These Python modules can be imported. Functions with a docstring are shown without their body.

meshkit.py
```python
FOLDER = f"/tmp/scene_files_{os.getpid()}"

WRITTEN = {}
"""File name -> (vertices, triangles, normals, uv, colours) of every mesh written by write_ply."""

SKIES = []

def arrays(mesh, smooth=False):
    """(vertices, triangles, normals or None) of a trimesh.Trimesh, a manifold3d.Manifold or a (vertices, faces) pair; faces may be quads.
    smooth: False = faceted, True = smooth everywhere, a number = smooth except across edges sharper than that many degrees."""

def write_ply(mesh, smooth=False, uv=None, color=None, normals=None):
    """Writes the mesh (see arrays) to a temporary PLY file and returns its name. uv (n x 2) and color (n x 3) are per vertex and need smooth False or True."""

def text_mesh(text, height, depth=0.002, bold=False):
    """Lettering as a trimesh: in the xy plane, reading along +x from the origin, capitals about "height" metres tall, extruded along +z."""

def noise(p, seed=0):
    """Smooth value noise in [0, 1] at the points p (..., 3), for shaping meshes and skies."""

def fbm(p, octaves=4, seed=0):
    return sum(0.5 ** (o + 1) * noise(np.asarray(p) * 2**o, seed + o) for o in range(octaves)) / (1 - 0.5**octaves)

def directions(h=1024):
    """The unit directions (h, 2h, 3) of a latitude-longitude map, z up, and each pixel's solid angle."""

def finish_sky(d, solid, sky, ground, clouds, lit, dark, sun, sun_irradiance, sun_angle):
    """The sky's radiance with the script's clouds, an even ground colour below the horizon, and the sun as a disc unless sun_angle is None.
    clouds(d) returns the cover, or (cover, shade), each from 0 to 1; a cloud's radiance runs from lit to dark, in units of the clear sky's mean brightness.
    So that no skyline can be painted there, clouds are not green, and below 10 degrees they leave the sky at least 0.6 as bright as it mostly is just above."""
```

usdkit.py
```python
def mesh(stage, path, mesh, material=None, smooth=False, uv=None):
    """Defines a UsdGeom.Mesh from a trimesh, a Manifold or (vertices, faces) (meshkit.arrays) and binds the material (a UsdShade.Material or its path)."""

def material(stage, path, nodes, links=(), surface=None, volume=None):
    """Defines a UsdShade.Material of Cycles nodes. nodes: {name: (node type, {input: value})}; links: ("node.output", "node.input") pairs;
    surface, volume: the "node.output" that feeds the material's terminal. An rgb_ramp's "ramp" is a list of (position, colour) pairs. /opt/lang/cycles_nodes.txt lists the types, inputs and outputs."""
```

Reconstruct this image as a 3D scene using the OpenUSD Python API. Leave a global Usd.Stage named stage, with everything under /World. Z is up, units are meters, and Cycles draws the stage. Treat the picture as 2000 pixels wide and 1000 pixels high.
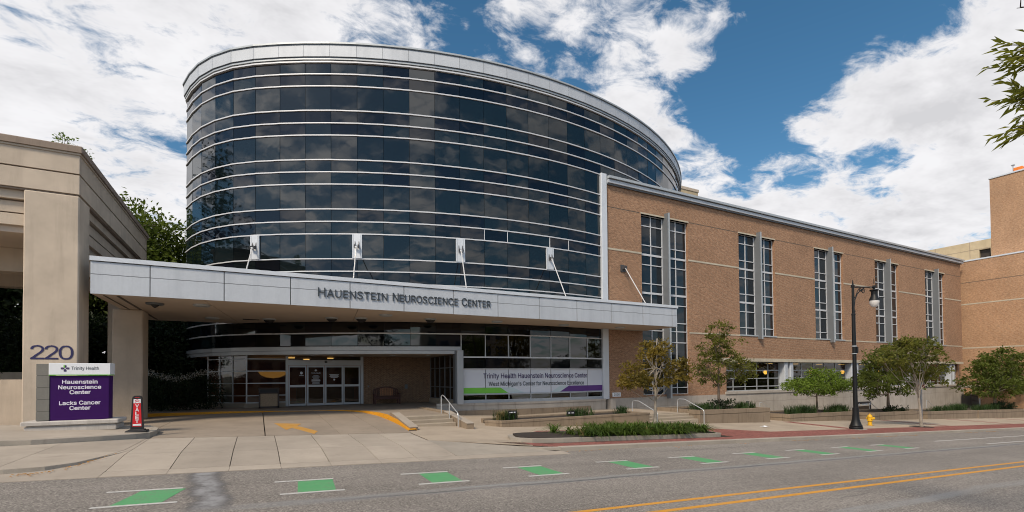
import math, random, numpy as np, trimesh, usdkit, meshkit
from pxr import Usd, UsdGeom, UsdLux, UsdShade, Gf, Sdf
from shapely.geometry import Polygon, LineString, box as sbox
from shapely import affinity

random.seed(7)
rng = np.random.default_rng(11)
stage = Usd.Stage.CreateInMemory()
UsdGeom.SetStageUpAxis(stage, 'Z')
UsdGeom.SetStageMetersPerUnit(stage, 1.0)
UsdGeom.Xform.Define(stage, '/World')
UsdGeom.Scope.Define(stage, '/World/Looks')

# ------------------------------------------------------------------ node graphs
class Ref:
    def __init__(s, name): s.name = name
class Node:
    def __init__(s, n): s.n = n
    def __getitem__(s, k): return Ref(f'{s.n}.{k}')
class Graph:
    def __init__(s): s.nodes, s.links = {}, []
    def __call__(s, kind, **kw):
        n = f'n{len(s.nodes)}'
        vals = {}
        for k, v in kw.items():
            if isinstance(v, Ref): s.links.append((v.name, f'{n}.{k}'))
            else: vals[k] = v
        s.nodes[n] = (kind, vals)
        return Node(n)
    def math(s, op, a, b=0.0, c=None, clamp=False):
        kw = dict(math_type=op, value1=a, value2=b, use_clamp=clamp)
        if c is not None: kw['value3'] = c
        return s('math', **kw)['value']
    def mixc(s, fac, a, b, t='mix'):
        return s('mix', mix_type=t, fac=fac, color1=a, color2=b)['color']
    def rng(s, v, a, b, c=0.0, d=1.0, kind='linear'):
        return s('map_range', range_type=kind, value=v, from_min=a, from_max=b, to_min=c, to_max=d, clamp=True)['result']
M = {}
def material(name, fn, volume=False):
    g = Graph()
    out = fn(g)
    M[name] = usdkit.material(stage, f'/World/Looks/{name}', g.nodes, g.links, surface=out.name)
    return M[name]

# ------------------------------------------------------------------ camera, sky, sun, exposure
F_PX, YAW, PITCH, ROLL, CY = 939.857, 0.485807593, 0.0196055, -0.00896371, 719.364
EXPOSURE = 0.42
SUN_AZ, SUN_EL = math.radians(238.0), math.radians(46.0)   # azimuth clockwise from +Y
SUN_I, SUN_ANGLE = 0.7, 11.0
SKY_STRENGTH = 0.1
cyw, syw = math.cos(YAW), math.sin(YAW)
fwd = np.array([syw * math.cos(PITCH), cyw * math.cos(PITCH), math.sin(PITCH)])
rt = np.array([cyw, -syw, 0.0]); upv = np.cross(rt, fwd)
r2 = rt * math.cos(ROLL) + upv * math.sin(ROLL); u2 = -rt * math.sin(ROLL) + upv * math.cos(ROLL)
cam = UsdGeom.Camera.Define(stage, '/World/camera')
cam.AddTransformOp().Set(Gf.Matrix4d(*r2, 0, *u2, 0, *(-fwd), 0, 0, 0, 1.64, 1))
cam.CreateHorizontalApertureAttr(36.0); cam.CreateVerticalApertureAttr(18.0)
cam.CreateFocalLengthAttr(36.0 * F_PX / 2000)
cam.CreateVerticalApertureOffsetAttr((CY - 500) * 36.0 / 2000)
cam.CreateClippingRangeAttr(Gf.Vec2f(0.05, 5000))
cam.CreateExposureAttr(EXPOSURE)
sunv = np.array([math.sin(SUN_AZ) * math.cos(SUN_EL), math.cos(SUN_AZ) * math.cos(SUN_EL), math.sin(SUN_EL)])
sun = UsdLux.DistantLight.Define(stage, '/World/sun')
sun.CreateIntensityAttr(SUN_I); sun.CreateAngleAttr(SUN_ANGLE); sun.CreateNormalizeAttr(True)
sun.CreateColorAttr(Gf.Vec3f(1.0, 0.86, 0.68))
zx = np.cross([0, 0, 1], sunv); zx /= np.linalg.norm(zx); zy = np.cross(sunv, zx)
sun.AddTransformOp().Set(Gf.Matrix4d(*zx, 0, *zy, 0, *sunv, 0, 0, 0, 60, 1))

def pixdir(px, py):                                        # direction in the world of a point of the sky, for laying out the clouds
    d = r2 * (px - 1000) / F_PX - u2 * (py - CY) / F_PX + fwd
    return d / np.linalg.norm(d)

def sky_material():
    g = Graph()
    tc = g('texture_coordinate')['generated']
    d = g('vector_math', math_type='normalize', vector1=tc)['vector']
    s = g('separate_xyz', vector=d)
    z = g.math('maximum', s['z'], 0.0)
    zc = g.math('add', z, 0.16)
    uv = g('combine_xyz', x=g.math('divide', s['x'], zc), y=g.math('divide', s['y'], zc), z=0.0)['vector']
    uvs = g('mapping', vector=uv, location=(3.1, 1.7, 0.0), rotation=(0, 0, 0.5), scale=(1.0, 1.35, 1.0))['vector']
    n1 = g('noise_texture', vector=uvs, scale=2.3, detail=10.0, roughness=0.62, distortion=0.35)['fac']
    n2 = g('noise_texture', vector=uvs, scale=8.5, detail=8.0, roughness=0.66, distortion=0.5)['fac']
    n = g.math('add', g.math('multiply', n1, 0.58), g.math('multiply', n2, 0.42))
    bias = None
    for (px, py), rad, w in CLOUDS:
        c = pixdir(px, py)
        dt = g('vector_math', math_type='dot_product', vector1=d, vector2=tuple(c))['value']
        b = g.rng(dt, math.cos(math.radians(rad)), 1.0, 0.0, w, 'smoothstep')
        bias = b if bias is None else g.math('add', bias, b)
    low = g.rng(z, 0.02, 0.16, 0.08, 0.0)
    cov = g.math('add', g.math('add', n, bias), low)
    cover = g.rng(cov, 0.468, 0.605, 0.0, 1.0, 'smoothstep')
    sh = g('noise_texture', vector=uvs, scale=3.3, detail=7.0, roughness=0.6, distortion=0.2)['fac']
    shade = g.rng(sh, 0.38, 0.64, 0.0, 1.0)
    thick = g.rng(cov, 0.50, 0.72, 0.0, 1.0)
    shade = g.math('multiply', g.math('multiply', shade, thick), 0.85)
    cl = g.mixc(shade, CLOUD_LIT, CLOUD_DARK)
    toward = g('vector_math', math_type='dot_product', vector1=d, vector2=tuple(sunv))['value']      # clouds glow towards the sun
    gl = g.rng(toward, 0.15, 1.0, 1.0, 2.1, 'smoothstep')
    cl = g.mixc(1.0, cl, g('combine_color', r=gl, g=gl, b=gl)['color'], 'multiply')
    sk = g('sky_texture', sky_type='single_scattering', sun_disc=False, sun_elevation=SUN_EL, sun_rotation=math.atan2(sunv[0], sunv[1]), air_density=1.0, aerosol_density=0.6, ozone_density=2.0, altitude=100.0)['color']
    sk = g('hsv', hue=0.488, saturation=1.24, value=SKY_BLUE, fac=1.0, color=sk)['color']
    col = g.mixc(cover, sk, cl)
    out = g('background_shader', color=col, strength=SKY_STRENGTH)['background']
    return usdkit.material(stage, '/World/Looks/sky_look', g.nodes, g.links, surface=out.name)
CLOUDS = [((1500, 110), 15, -0.14), ((1420, 250), 7, -0.08), ((1760, 320), 5, -0.12), ((1500, 340), 5, -0.07), ((1640, 335), 6, -0.08), ((1180, 0), 9, -0.05), ((1780, 240), 4, -0.07), ((250, 330), 38, 0.115), ((1690, 190), 6, 0.10), ((1820, 110), 7, 0.10), ((1250, 190), 8, 0.13), ((1370, 70), 5, 0.14), ((1600, 440), 15, 0.19), ((1330, 330), 6, 0.13), ((1990, 220), 10, 0.17), ((1080, 60), 6, 0.07)]
CLOUD_LIT, CLOUD_DARK, SKY_BLUE = (6.9, 6.85, 7.0), (4.7, 4.68, 4.85), 0.86
dome = UsdLux.DomeLight.Define(stage, '/World/sky')
UsdShade.MaterialBindingAPI.Apply(dome.GetPrim()).Bind(sky_material())
dome.GetPrim().SetCustomDataByKey('kind', 'structure')
# ------------------------------------------------------------------ prim helpers
ORIGIN, COUNT = {}, {}
def numbered(parent, name):
    k = COUNT.get((parent, name), 0)
    COUNT[(parent, name)] = k + 1
    return f'{parent}/{name}' if k == 0 else f'{parent}/{name}_{k:03d}'
def custom(prim, **kw):
    for k, v in kw.items():
        if v: prim.SetCustomDataByKey(k, v)
def thing(name, label, cat, loc=(0, 0, 0), group=None):
    p = numbered('/World', name)
    x = UsdGeom.Xform.Define(stage, p)
    x.AddTranslateOp().Set(Gf.Vec3d(*map(float, loc)))
    ORIGIN[p] = np.array(loc, float)
    custom(x.GetPrim(), label=label, category=cat, group=group)
    return p
def structure(name):
    p = numbered('/World', name)
    x = UsdGeom.Xform.Define(stage, p)
    ORIGIN[p] = np.zeros(3)
    custom(x.GetPrim(), kind='structure')
    return p
def part(parent, name, mesh, mat, smooth=False, label=None, kind=None):
    p = numbered(parent, name)
    top = '/'.join(p.split('/')[:3])
    o = ORIGIN.get(top, np.zeros(3))
    v, f, n = meshkit.arrays(mesh, smooth)
    m = usdkit.mesh(stage, p, (v - o, f), M[mat], smooth=False)
    if n is not None:
        m.CreateNormalsAttr(n.astype(np.float32)); m.SetNormalsInterpolation('vertex')
    custom(m.GetPrim(), label=label, kind=kind)
    return p
def copy_of(src, loc, label, group=None, rotz=0.0, scale=1.0):
    name = __import__('re').sub(r'_[0-9]{3,}$', '', src.split('/')[-1])
    p = numbered('/World', name)
    x = UsdGeom.Xform.Define(stage, p)
    x.GetPrim().GetReferences().AddInternalReference(src)
    x.ClearXformOpOrder()
    x.AddTranslateOp().Set(Gf.Vec3d(*map(float, loc)))
    x.AddRotateZOp().Set(float(math.degrees(rotz)))
    if scale != 1.0: x.AddScaleOp().Set(Gf.Vec3f(scale, scale, scale))
    x.GetPrim().SetInstanceable(True)
    was = stage.GetPrimAtPath(src).GetCustomData()
    custom(x.GetPrim(), label=label, category=was['category'], group=group or was.get('group'))
    return p

# ------------------------------------------------------------------ mesh helpers
cat = lambda *ms: trimesh.util.concatenate([m for m in (ms[0] if len(ms) == 1 and isinstance(ms[0], (list, tuple)) else ms)])
def bx(x0, x1, y0, y1, z0, z1):
    m = trimesh.creation.box((abs(x1 - x0), abs(y1 - y0), abs(z1 - z0)))
    m.apply_translation(((x0 + x1) / 2, (y0 + y1) / 2, (z0 + z1) / 2))
    return m
def cbx(x0, x1, y0, y1, z0, z1, c=0.02):                    # box with chamfered vertical and top edges
    p = sbox(x0 + c, y0 + c, x1 - c, y1 - c).buffer(c, quad_segs=1)
    lo = trimesh.creation.extrude_polygon(p, z1 - z0 - c); lo.apply_translation((0, 0, z0))
    a = np.array(p.exterior.coords)[:-1]; b = np.array(sbox(x0 + c, y0 + c, x1 - c, y1 - c).exterior.coords)[:-1]
    pts = np.vstack([np.c_[a, np.full(len(a), z1 - c)], np.c_[b, np.full(len(b), z1)]])
    return cat(lo, trimesh.convex.convex_hull(pts))
def prism(poly, z0, z1):
    ps = [poly] if poly.geom_type == 'Polygon' else [g for g in poly.geoms if g.geom_type == 'Polygon']
    ms = []
    for p in ps:
        if p.area < 1e-5: continue
        m = trimesh.creation.extrude_polygon(p, z1 - z0); m.apply_translation((0, 0, z0)); ms.append(m)
    return cat(ms)
def slab(poly, zfn, h):                                     # a slab whose top follows zfn
    m = prism(poly, 0.0, h)
    v = m.vertices.copy(); v[:, 2] = zfn(v[:, 0], v[:, 1]) - h + v[:, 2]
    m.vertices = v
    return m
def facade(poly, y0, y1):                                   # polygon in (x, z) extruded from y0 to y1
    m = prism(poly, 0, abs(y1 - y0))
    v = m.vertices.copy(); m.vertices = np.c_[v[:, 0], max(y0, y1) - v[:, 2], v[:, 1]]
    return m
def facade_x(poly, x0, x1):                                 # polygon in (y, z) extruded along x
    m = prism(poly, 0, abs(x1 - x0))
    v = m.vertices.copy(); m.vertices = np.c_[min(x0, x1) + v[:, 2], v[:, 0], v[:, 1]]
    return m
def tube(pts, r, n=8, cap=True):
    p = np.asarray(pts, float); r = np.broadcast_to(r, (len(p),))
    t = np.gradient(p, axis=0); t /= np.linalg.norm(t, axis=1, keepdims=True) + 1e-12
    ref = np.array([0, 0, 1.0]) if abs(t[0, 2]) < 0.9 else np.array([1.0, 0, 0])
    vs = []
    a = np.cross(t[0], ref); a /= np.linalg.norm(a)
    for i in range(len(p)):
        a = a - t[i] * (a @ t[i]); a /= np.linalg.norm(a) + 1e-12
        b = np.cross(t[i], a)
        th = np.arange(n) * 2 * np.pi / n
        vs.append(p[i] + r[i] * (np.cos(th)[:, None] * a + np.sin(th)[:, None] * b))
    v = np.vstack(vs); f = []
    for i in range(len(p) - 1):
        for j in range(n):
            q = [i * n + j, i * n + (j + 1) % n, (i + 1) * n + (j + 1) % n, (i + 1) * n + j]
            f += [[q[0], q[1], q[2]], [q[0], q[2], q[3]]]
    if cap:
        c0, c1 = len(v), len(v) + 1
        v = np.vstack([v, p[0], p[-1]])
        for j in range(n):
            f += [[c0, (j + 1) % n, j], [c1, (len(p) - 1) * n + j, (len(p) - 1) * n + (j + 1) % n]]
    return trimesh.Trimesh(v, np.array(f), process=False)
def lathe(profile, at=(0, 0, 0), n=20):
    m = trimesh.creation.revolve(np.array(profile, float), sections=n)
    m.apply_translation(at)
    return m
def cyl(at, r, h, n=16):
    m = trimesh.creation.cylinder(r, h, sections=n); m.apply_translation((at[0], at[1], at[2] + h / 2)); return m
def strip(pts_a, pts_b):                                    # quad strip between two polylines
    a, b = np.asarray(pts_a, float), np.asarray(pts_b, float); n = len(a)
    v = np.vstack([a, b]); f = []
    for i in range(n - 1): f += [[i, i + 1, n + i + 1], [i, n + i + 1, n + i]]
    return trimesh.Trimesh(v, np.array(f), process=False)
def facing(m, x, y, z):                                     # text in the xy plane -> stands upright facing -y with its left bottom at x, y, z
    v = m.vertices.copy(); m = m.copy(); m.vertices = np.c_[v[:, 0] + x, y - v[:, 2], v[:, 1] + z]
    return m
def words(text, height, x, y, z, width=None, depth=0.01, bold=False, align='left'):
    m = meshkit.text_mesh(text, height, depth, bold)
    m.vertices = m.vertices - [m.bounds[0][0], 0, 0]
    w = m.bounds[1][0]
    if width: m.vertices = m.vertices * [width / w, 1, 1]; w = width
    off = {'left': 0, 'center': -w / 2, 'right': -w}[align]
    return facing(m, x + off, y, z)

# ------------------------------------------------------------------ materials
def pos(g): return g('geometry')['position']
def plain(name, col, rough=0.6, var=0.08, scale=1.5, metallic=0.0, spec=0.5, bump=0.0, bscale=60.0, dirt=None, ior=None):
    """Principled with soft tone variation, fine grain and optional streaky dirt."""
    def fn(g):
        p = pos(g)
        n = g('noise_texture', vector=p, scale=scale, detail=5.0, roughness=0.6)['fac']
        f = g('noise_texture', vector=p, scale=scale * 23, detail=3.0, roughness=0.6)['fac']
        k = g.math('add', g.rng(n, 0.3, 0.7, 1 - var, 1 + var), g.rng(f, 0.3, 0.7, -var * 0.5, var * 0.5))
        c = g.mixc(1.0, col, g('combine_color', r=k, g=k, b=k)['color'], 'multiply')
        if dirt:
            dc, amt = dirt
            v = g('mapping', vector=p, scale=(2.2, 2.2, 0.16))['vector']
            dn = g('noise_texture', vector=v, scale=1.0, detail=6.0, roughness=0.65)['fac']
            c = g.mixc(g.rng(dn, 0.5, 0.75, 0.0, amt), c, dc)
        kw = dict(base_color=c, roughness=rough, metallic=metallic, specular_ior_level=spec)
        if bump:
            b = g('noise_texture', vector=p, scale=bscale, detail=4.0, roughness=0.65)['fac']
            kw['normal'] = g('bump', height=b, strength=bump, distance=0.01)['normal']
        return g('principled_bsdf', **kw)['BSDF']
    return material(name, fn)

def brick(name, c1, c2, mortar, bw=0.2, rh=0.0677, ms=0.009, horizontal=False, rough=0.85, warm=0.0):
    def fn(g):
        p = pos(g); s = g('separate_xyz', vector=p)
        if horizontal: v = g('combine_xyz', x=s['x'], y=s['y'], z=0.0)['vector']
        else: v = g('combine_xyz', x=g.math('add', s['x'], s['y']), y=s['z'], z=0.0)['vector']
        b = g('brick_texture', vector=v, color1=c1, color2=c2, mortar=mortar, scale=1.0, mortar_size=ms, mortar_smooth=0.2, bias=0.0, brick_width=bw, row_height=rh)
        n = g('noise_texture', vector=p, scale=0.35, detail=5.0, roughness=0.6)['fac']
        f = g('noise_texture', vector=p, scale=7.0, detail=4.0, roughness=0.7)['fac']
        e = g('noise_texture', vector=g('mapping', vector=v, scale=(4.2, 12.0, 1.0))['vector'], scale=1.0, detail=3.0, roughness=0.75)['fac']
        k = g.math('multiply', g.math('multiply', g.rng(n, 0.3, 0.7, 0.88, 1.1), g.rng(f, 0.3, 0.7, 0.84, 1.16)), g.rng(e, 0.32, 0.68, 0.76, 1.24))
        c = g.mixc(1.0, b['color'], g('combine_color', r=k, g=k, b=k)['color'], 'multiply')
        h = g.math('subtract', 1.0, b['fac'])
        nb = g('bump', height=h, strength=0.6, distance=0.008)['normal']
        return g('principled_bsdf', base_color=c, roughness=rough, normal=nb, specular_ior_level=0.25)['BSDF']
    return material(name, fn)

brick('brick', (0.36, 0.188, 0.105), (0.24, 0.118, 0.066), (0.36, 0.27, 0.19))
brick('annex_brick', (0.42, 0.235, 0.125), (0.33, 0.17, 0.088), (0.46, 0.36, 0.26))
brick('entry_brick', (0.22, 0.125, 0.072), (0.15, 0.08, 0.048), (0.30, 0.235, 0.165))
brick('paver', (0.27, 0.10, 0.082), (0.21, 0.078, 0.066), (0.14, 0.085, 0.07), bw=0.2, rh=0.1, ms=0.006, horizontal=True)

def concrete(name, col, var=0.12, stain=0.35, rough=0.9):
    def fn(g):
        p = pos(g)
        rnd = g('object_info')['random']
        n = g('noise_texture', vector=p, scale=0.7, detail=6.0, roughness=0.62)['fac']
        f = g('noise_texture', vector=p, scale=90.0, detail=3.0, roughness=0.7)['fac']
        m = g('noise_texture', vector=g('mapping', vector=p, location=(5, 3, 1))['vector'], scale=2.4, detail=7.0, roughness=0.68, distortion=0.6)['fac']
        k = g.math('multiply', g.math('multiply', g.rng(n, 0.3, 0.7, 1 - var, 1 + var), g.rng(f, 0.3, 0.7, 0.86, 1.12)), g.rng(rnd, 0, 1, 0.93, 1.07))
        c = g.mixc(1.0, col, g('combine_color', r=k, g=k, b=k)['color'], 'multiply')
        c = g.mixc(g.rng(m, 0.55, 0.78, 0.0, stain), c, tuple(x * 0.5 for x in col))
        nb = g('bump', height=f, strength=0.25, distance=0.004)['normal']
        return g('principled_bsdf', base_color=c, roughness=rough, normal=nb, specular_ior_level=0.3)['BSDF']
    return material(name, fn)
concrete('walk_concrete', (0.345, 0.30, 0.25))
concrete('pale_walk', (0.36, 0.30, 0.235), stain=0.2)
concrete('drive_concrete', (0.265, 0.22, 0.175), stain=0.5)
concrete('kerb_concrete', (0.33, 0.295, 0.25), stain=0.5)
concrete('joint_dark', (0.045, 0.035, 0.028))
concrete('step_concrete', (0.32, 0.27, 0.21), stain=0.4)

def streaked(name, col, dark, amt=0.6, sx=2.6, sz=0.18, rough=0.85):
    def fn(g):
        p = pos(g)
        v = g('mapping', vector=p, scale=(sx, sx, sz))['vector']
        d = g('noise_texture', vector=v, scale=1.0, detail=7.0, roughness=0.68)['fac']
        n = g('noise_texture', vector=p, scale=0.9, detail=5.0, roughness=0.6)['fac']
        f = g('noise_texture', vector=p, scale=45.0, detail=3.0, roughness=0.6)['fac']
        k = g.math('multiply', g.rng(n, 0.3, 0.7, 0.88, 1.12), g.rng(f, 0.3, 0.7, 0.92, 1.08))
        c = g.mixc(1.0, col, g('combine_color', r=k, g=k, b=k)['color'], 'multiply')
        c = g.mixc(g.rng(d, 0.52, 0.74, 0.0, amt), c, dark)
        nb = g('bump', height=f, strength=0.2, distance=0.004)['normal']
        return g('principled_bsdf', base_color=c, roughness=rough, normal=nb, specular_ior_level=0.3)['BSDF']
    return material(name, fn)
streaked('precast', (0.50, 0.42, 0.335), (0.30, 0.245, 0.195), 0.40)
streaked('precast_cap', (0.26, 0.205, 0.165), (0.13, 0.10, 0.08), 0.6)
streaked('plinth_concrete', (0.38, 0.345, 0.305), (0.18, 0.16, 0.14), 0.55)
streaked('planter_concrete', (0.235, 0.182, 0.13), (0.085, 0.06, 0.042), 0.75, 3.5, 0.4)
streaked('limestone', (0.47, 0.42, 0.33), (0.34, 0.29, 0.22), 0.4)
streaked('sign_stone', (0.17, 0.165, 0.15), (0.12, 0.115, 0.10), 0.4)
streaked('sign_base', (0.46, 0.43, 0.40), (0.22, 0.20, 0.18), 0.6)
streaked('deck_concrete', (0.47, 0.38, 0.245), (0.34, 0.26, 0.16), 0.5)

def asphalt(name, col, light, dark, amt=0.30):
    """Aggregate speckle, wheel-path tone, and the street's own sealed cracks and one washed-out run, all soft edged."""
    def fn(g):
        p = pos(g); s = g('separate_xyz', vector=p); X, Y = s['x'], s['y']
        n = g('noise_texture', vector=p, scale=0.22, detail=6.0, roughness=0.6)['fac']
        lane = g('noise_texture', vector=g('mapping', vector=p, scale=(0.05, 1.1, 1.0))['vector'], scale=1.0, detail=4.0, roughness=0.6)['fac']
        av = g('separate_color', color=g('voronoi_texture', vector=p, scale=48.0, feature='f1')['color'])['r']
        f = g('noise_texture', vector=p, scale=24.0, detail=6.0, roughness=0.8)['fac']
        k = g.math('multiply', g.rng(n, 0.3, 0.7, 0.80, 1.18), g.rng(lane, 0.3, 0.7, 0.82, 1.16))
        k = g.math('multiply', k, g.rng(f, 0.34, 0.66, 0.55, 1.45))
        c = g.mixc(1.0, col, g('combine_color', r=k, g=k, b=k)['color'], 'multiply')
        c = g.mixc(g.rng(av, 0.62, 1.0, 0.0, amt * 2), c, light)
        c = g.mixc(g.rng(av, 0.0, 0.3, amt * 2, 0.0), c, dark)
        streak = g('noise_texture', vector=g('mapping', vector=p, scale=(0.35, 14.0, 1.0))['vector'], scale=1.0, detail=6.0, roughness=0.7)['fac']
        wob = g('noise_texture', vector=g('mapping', vector=p, scale=(0.35, 0.0, 0.0))['vector'], scale=1.0, detail=4.0, roughness=0.6)['fac']
        fine_ = g('noise_texture', vector=p, scale=3.0, detail=5.0, roughness=0.7)['fac']
        def band(c, centre, half, x0, x1, tone, amt_, edge=0.35):
            y0 = g.math('add', centre, g.math('multiply', g.math('subtract', wob, 0.5), edge))
            d = g.math('absolute', g.math('subtract', g.math('add', Y, g.math('multiply', g.math('subtract', fine_, 0.5), 0.16)), y0))
            m = g.rng(d, half, half * 0.35, 0.0, 1.0, 'smoothstep')
            m = g.math('multiply', m, g.rng(streak, 0.40, 0.58, 0.25, 1.0))
            m = g.math('multiply', m, g.math('multiply', g.rng(X, x0, x0 + 2.0, 0, 1), g.rng(X, x1 - 3.0, x1, 1, 0)))
            return g.mixc(g.math('multiply', m, amt_), c, tone)
        c = band(c, 9.62, 0.30, -1.5, 70.0, (0.21, 0.213, 0.215), 0.85)
        c = band(c, 9.54, 0.09, 0.5, 60.0, (0.055, 0.055, 0.06), 0.75)
        c = band(c, 9.72, 0.05, 1.0, 60.0, (0.27, 0.27, 0.27), 0.8)
        c = band(c, 5.15, 0.26, 8.0, 60.0, (0.25, 0.25, 0.248), 0.75, 0.7)
        c = band(c, 13.05, 0.035, 12.0, 32.0, (0.06, 0.06, 0.06), 0.8, 0.6)
        c = band(c, 5.95, 0.05, 10.0, 16.0, (0.06, 0.06, 0.06), 0.6, 1.6)
        # washed-out run from the driveway towards the crack
        wx = g('noise_texture', vector=g('mapping', vector=p, scale=(0.0, 0.9, 0.0))['vector'], scale=1.0, detail=3.0)['fac']
        xc = g.math('add', g.math('multiply_add', g.math('subtract', 13.6, Y), 0.09, -1.08), g.math('multiply', g.math('subtract', wx, 0.5), 0.7))
        d = g.math('absolute', g.math('subtract', g.math('add', X, g.math('multiply', g.math('subtract', fine_, 0.5), 0.35)), xc))
        ym = g.math('multiply', g.rng(Y, 9.4, 9.9, 0, 1), g.rng(Y, 13.7, 13.9, 1, 0))
        m1 = g.math('multiply', g.rng(d, 0.42, 0.22, 0, 1, 'smoothstep'), ym)
        c = g.mixc(g.math('multiply', m1, 0.7), c, (0.075, 0.075, 0.08))
        m2 = g.math('multiply', g.math('multiply', g.rng(d, 0.30, 0.06, 0, 1, 'smoothstep'), ym), g.rng(fine_, 0.36, 0.56, 0.2, 1.0))
        c = g.mixc(m2, c, (0.26, 0.26, 0.265))
        nb = g('bump', height=f, strength=0.5, distance=0.01)['normal']
        return g('principled_bsdf', base_color=c, roughness=0.9, normal=nb, specular_ior_level=0.3)['BSDF']
    return material(name, fn)
asphalt('asphalt', (0.192, 0.174, 0.156), (0.44, 0.40, 0.36), (0.05, 0.046, 0.043))

def paint(name, col, under, wear=0.5):
    def fn(g):
        p = pos(g)
        f = g('noise_texture', vector=p, scale=30.0, detail=6.0, roughness=0.8)['fac']
        n = g('noise_texture', vector=p, scale=2.5, detail=5.0, roughness=0.7)['fac']
        w = g.math('add', g.math('multiply', f, 0.6), g.math('multiply', n, 0.4))
        k = g.rng(n, 0.3, 0.7, 0.85, 1.12)
        c = g.mixc(1.0, col, g('combine_color', r=k, g=k, b=k)['color'], 'multiply')
        c = g.mixc(g.rng(w, 0.50, 0.60, 0.0, wear), c, under)
        return g('principled_bsdf', base_color=c, roughness=0.75, specular_ior_level=0.3)['BSDF']
    return material(name, fn)
paint('green_paint', (0.095, 0.32, 0.135), (0.14, 0.16, 0.125), 0.85)
paint('white_paint', (0.50, 0.49, 0.47), (0.2, 0.19, 0.18), 0.8)
paint('arrow_paint', (0.48, 0.25, 0.05), (0.28, 0.22, 0.15), 0.8)
paint('yellow_paint', (0.60, 0.28, 0.035), (0.28, 0.19, 0.10), 0.6)
paint('kerb_yellow', (0.62, 0.27, 0.012), (0.16, 0.09, 0.03), 0.7)

plain('metal_panel', (0.475, 0.505, 0.545), 0.6, 0.06, 0.8, 0.15, dirt=((0.33, 0.355, 0.395), 0.45))
plain('metal_cap', (0.60, 0.63, 0.67), 0.4, 0.05, 1.0, 0.15)
plain('metal_trim', (0.40, 0.43, 0.45), 0.4, 0.05, 1.0, 0.2)
plain('metal_dark', (0.15, 0.165, 0.18), 0.4, 0.06, 1.0, 0.3)
plain('mullion', (0.58, 0.59, 0.61), 0.4, 0.03, 1.0, 0.1)
plain('frame_metal', (0.43, 0.45, 0.47), 0.38, 0.04, 1.0, 0.3)
plain('fin_metal', (0.18, 0.192, 0.205), 0.45, 0.06, 0.6, 0.25, dirt=((0.2, 0.21, 0.22), 0.4))
plain('seam_black', (0.012, 0.013, 0.015), 0.6, 0.1)
plain('soffit', (0.50, 0.41, 0.33), 0.75, 0.06, 0.6)
plain('soffit_seam', (0.10, 0.08, 0.065), 0.8, 0.1)
plain('lettering', (0.045, 0.055, 0.065), 0.4, 0.08, 2.0, 0.2)
plain('navy_paint', (0.022, 0.02, 0.085), 0.45, 0.06)
plain('purple', (0.032, 0.003, 0.080), 0.45, 0.05, 1.0, spec=0.2)
plain('sign_white', (0.72, 0.74, 0.77), 0.45, 0.03, 1.0)
plain('text_white', (0.70, 0.68, 0.78), 0.5, 0.03)
plain('text_purple', (0.05, 0.03, 0.10), 0.5, 0.05)
plain('sign_green', (0.16, 0.50, 0.05), 0.5, 0.05)
plain('sign_purple', (0.10, 0.03, 0.20), 0.5, 0.05)
plain('pale_tint', (0.50, 0.60, 0.62), 0.5, 0.04)
plain('valet_red', (0.55, 0.012, 0.02), 0.4, 0.05)
plain('black_plastic', (0.014, 0.013, 0.014), 0.5, 0.1)
plain('lamp_black', (0.006, 0.007, 0.008), 0.5, 0.1, spec=0.35)
plain('rail_steel', (0.62, 0.64, 0.66), 0.28, 0.04, 2.0, 0.6)
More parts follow.
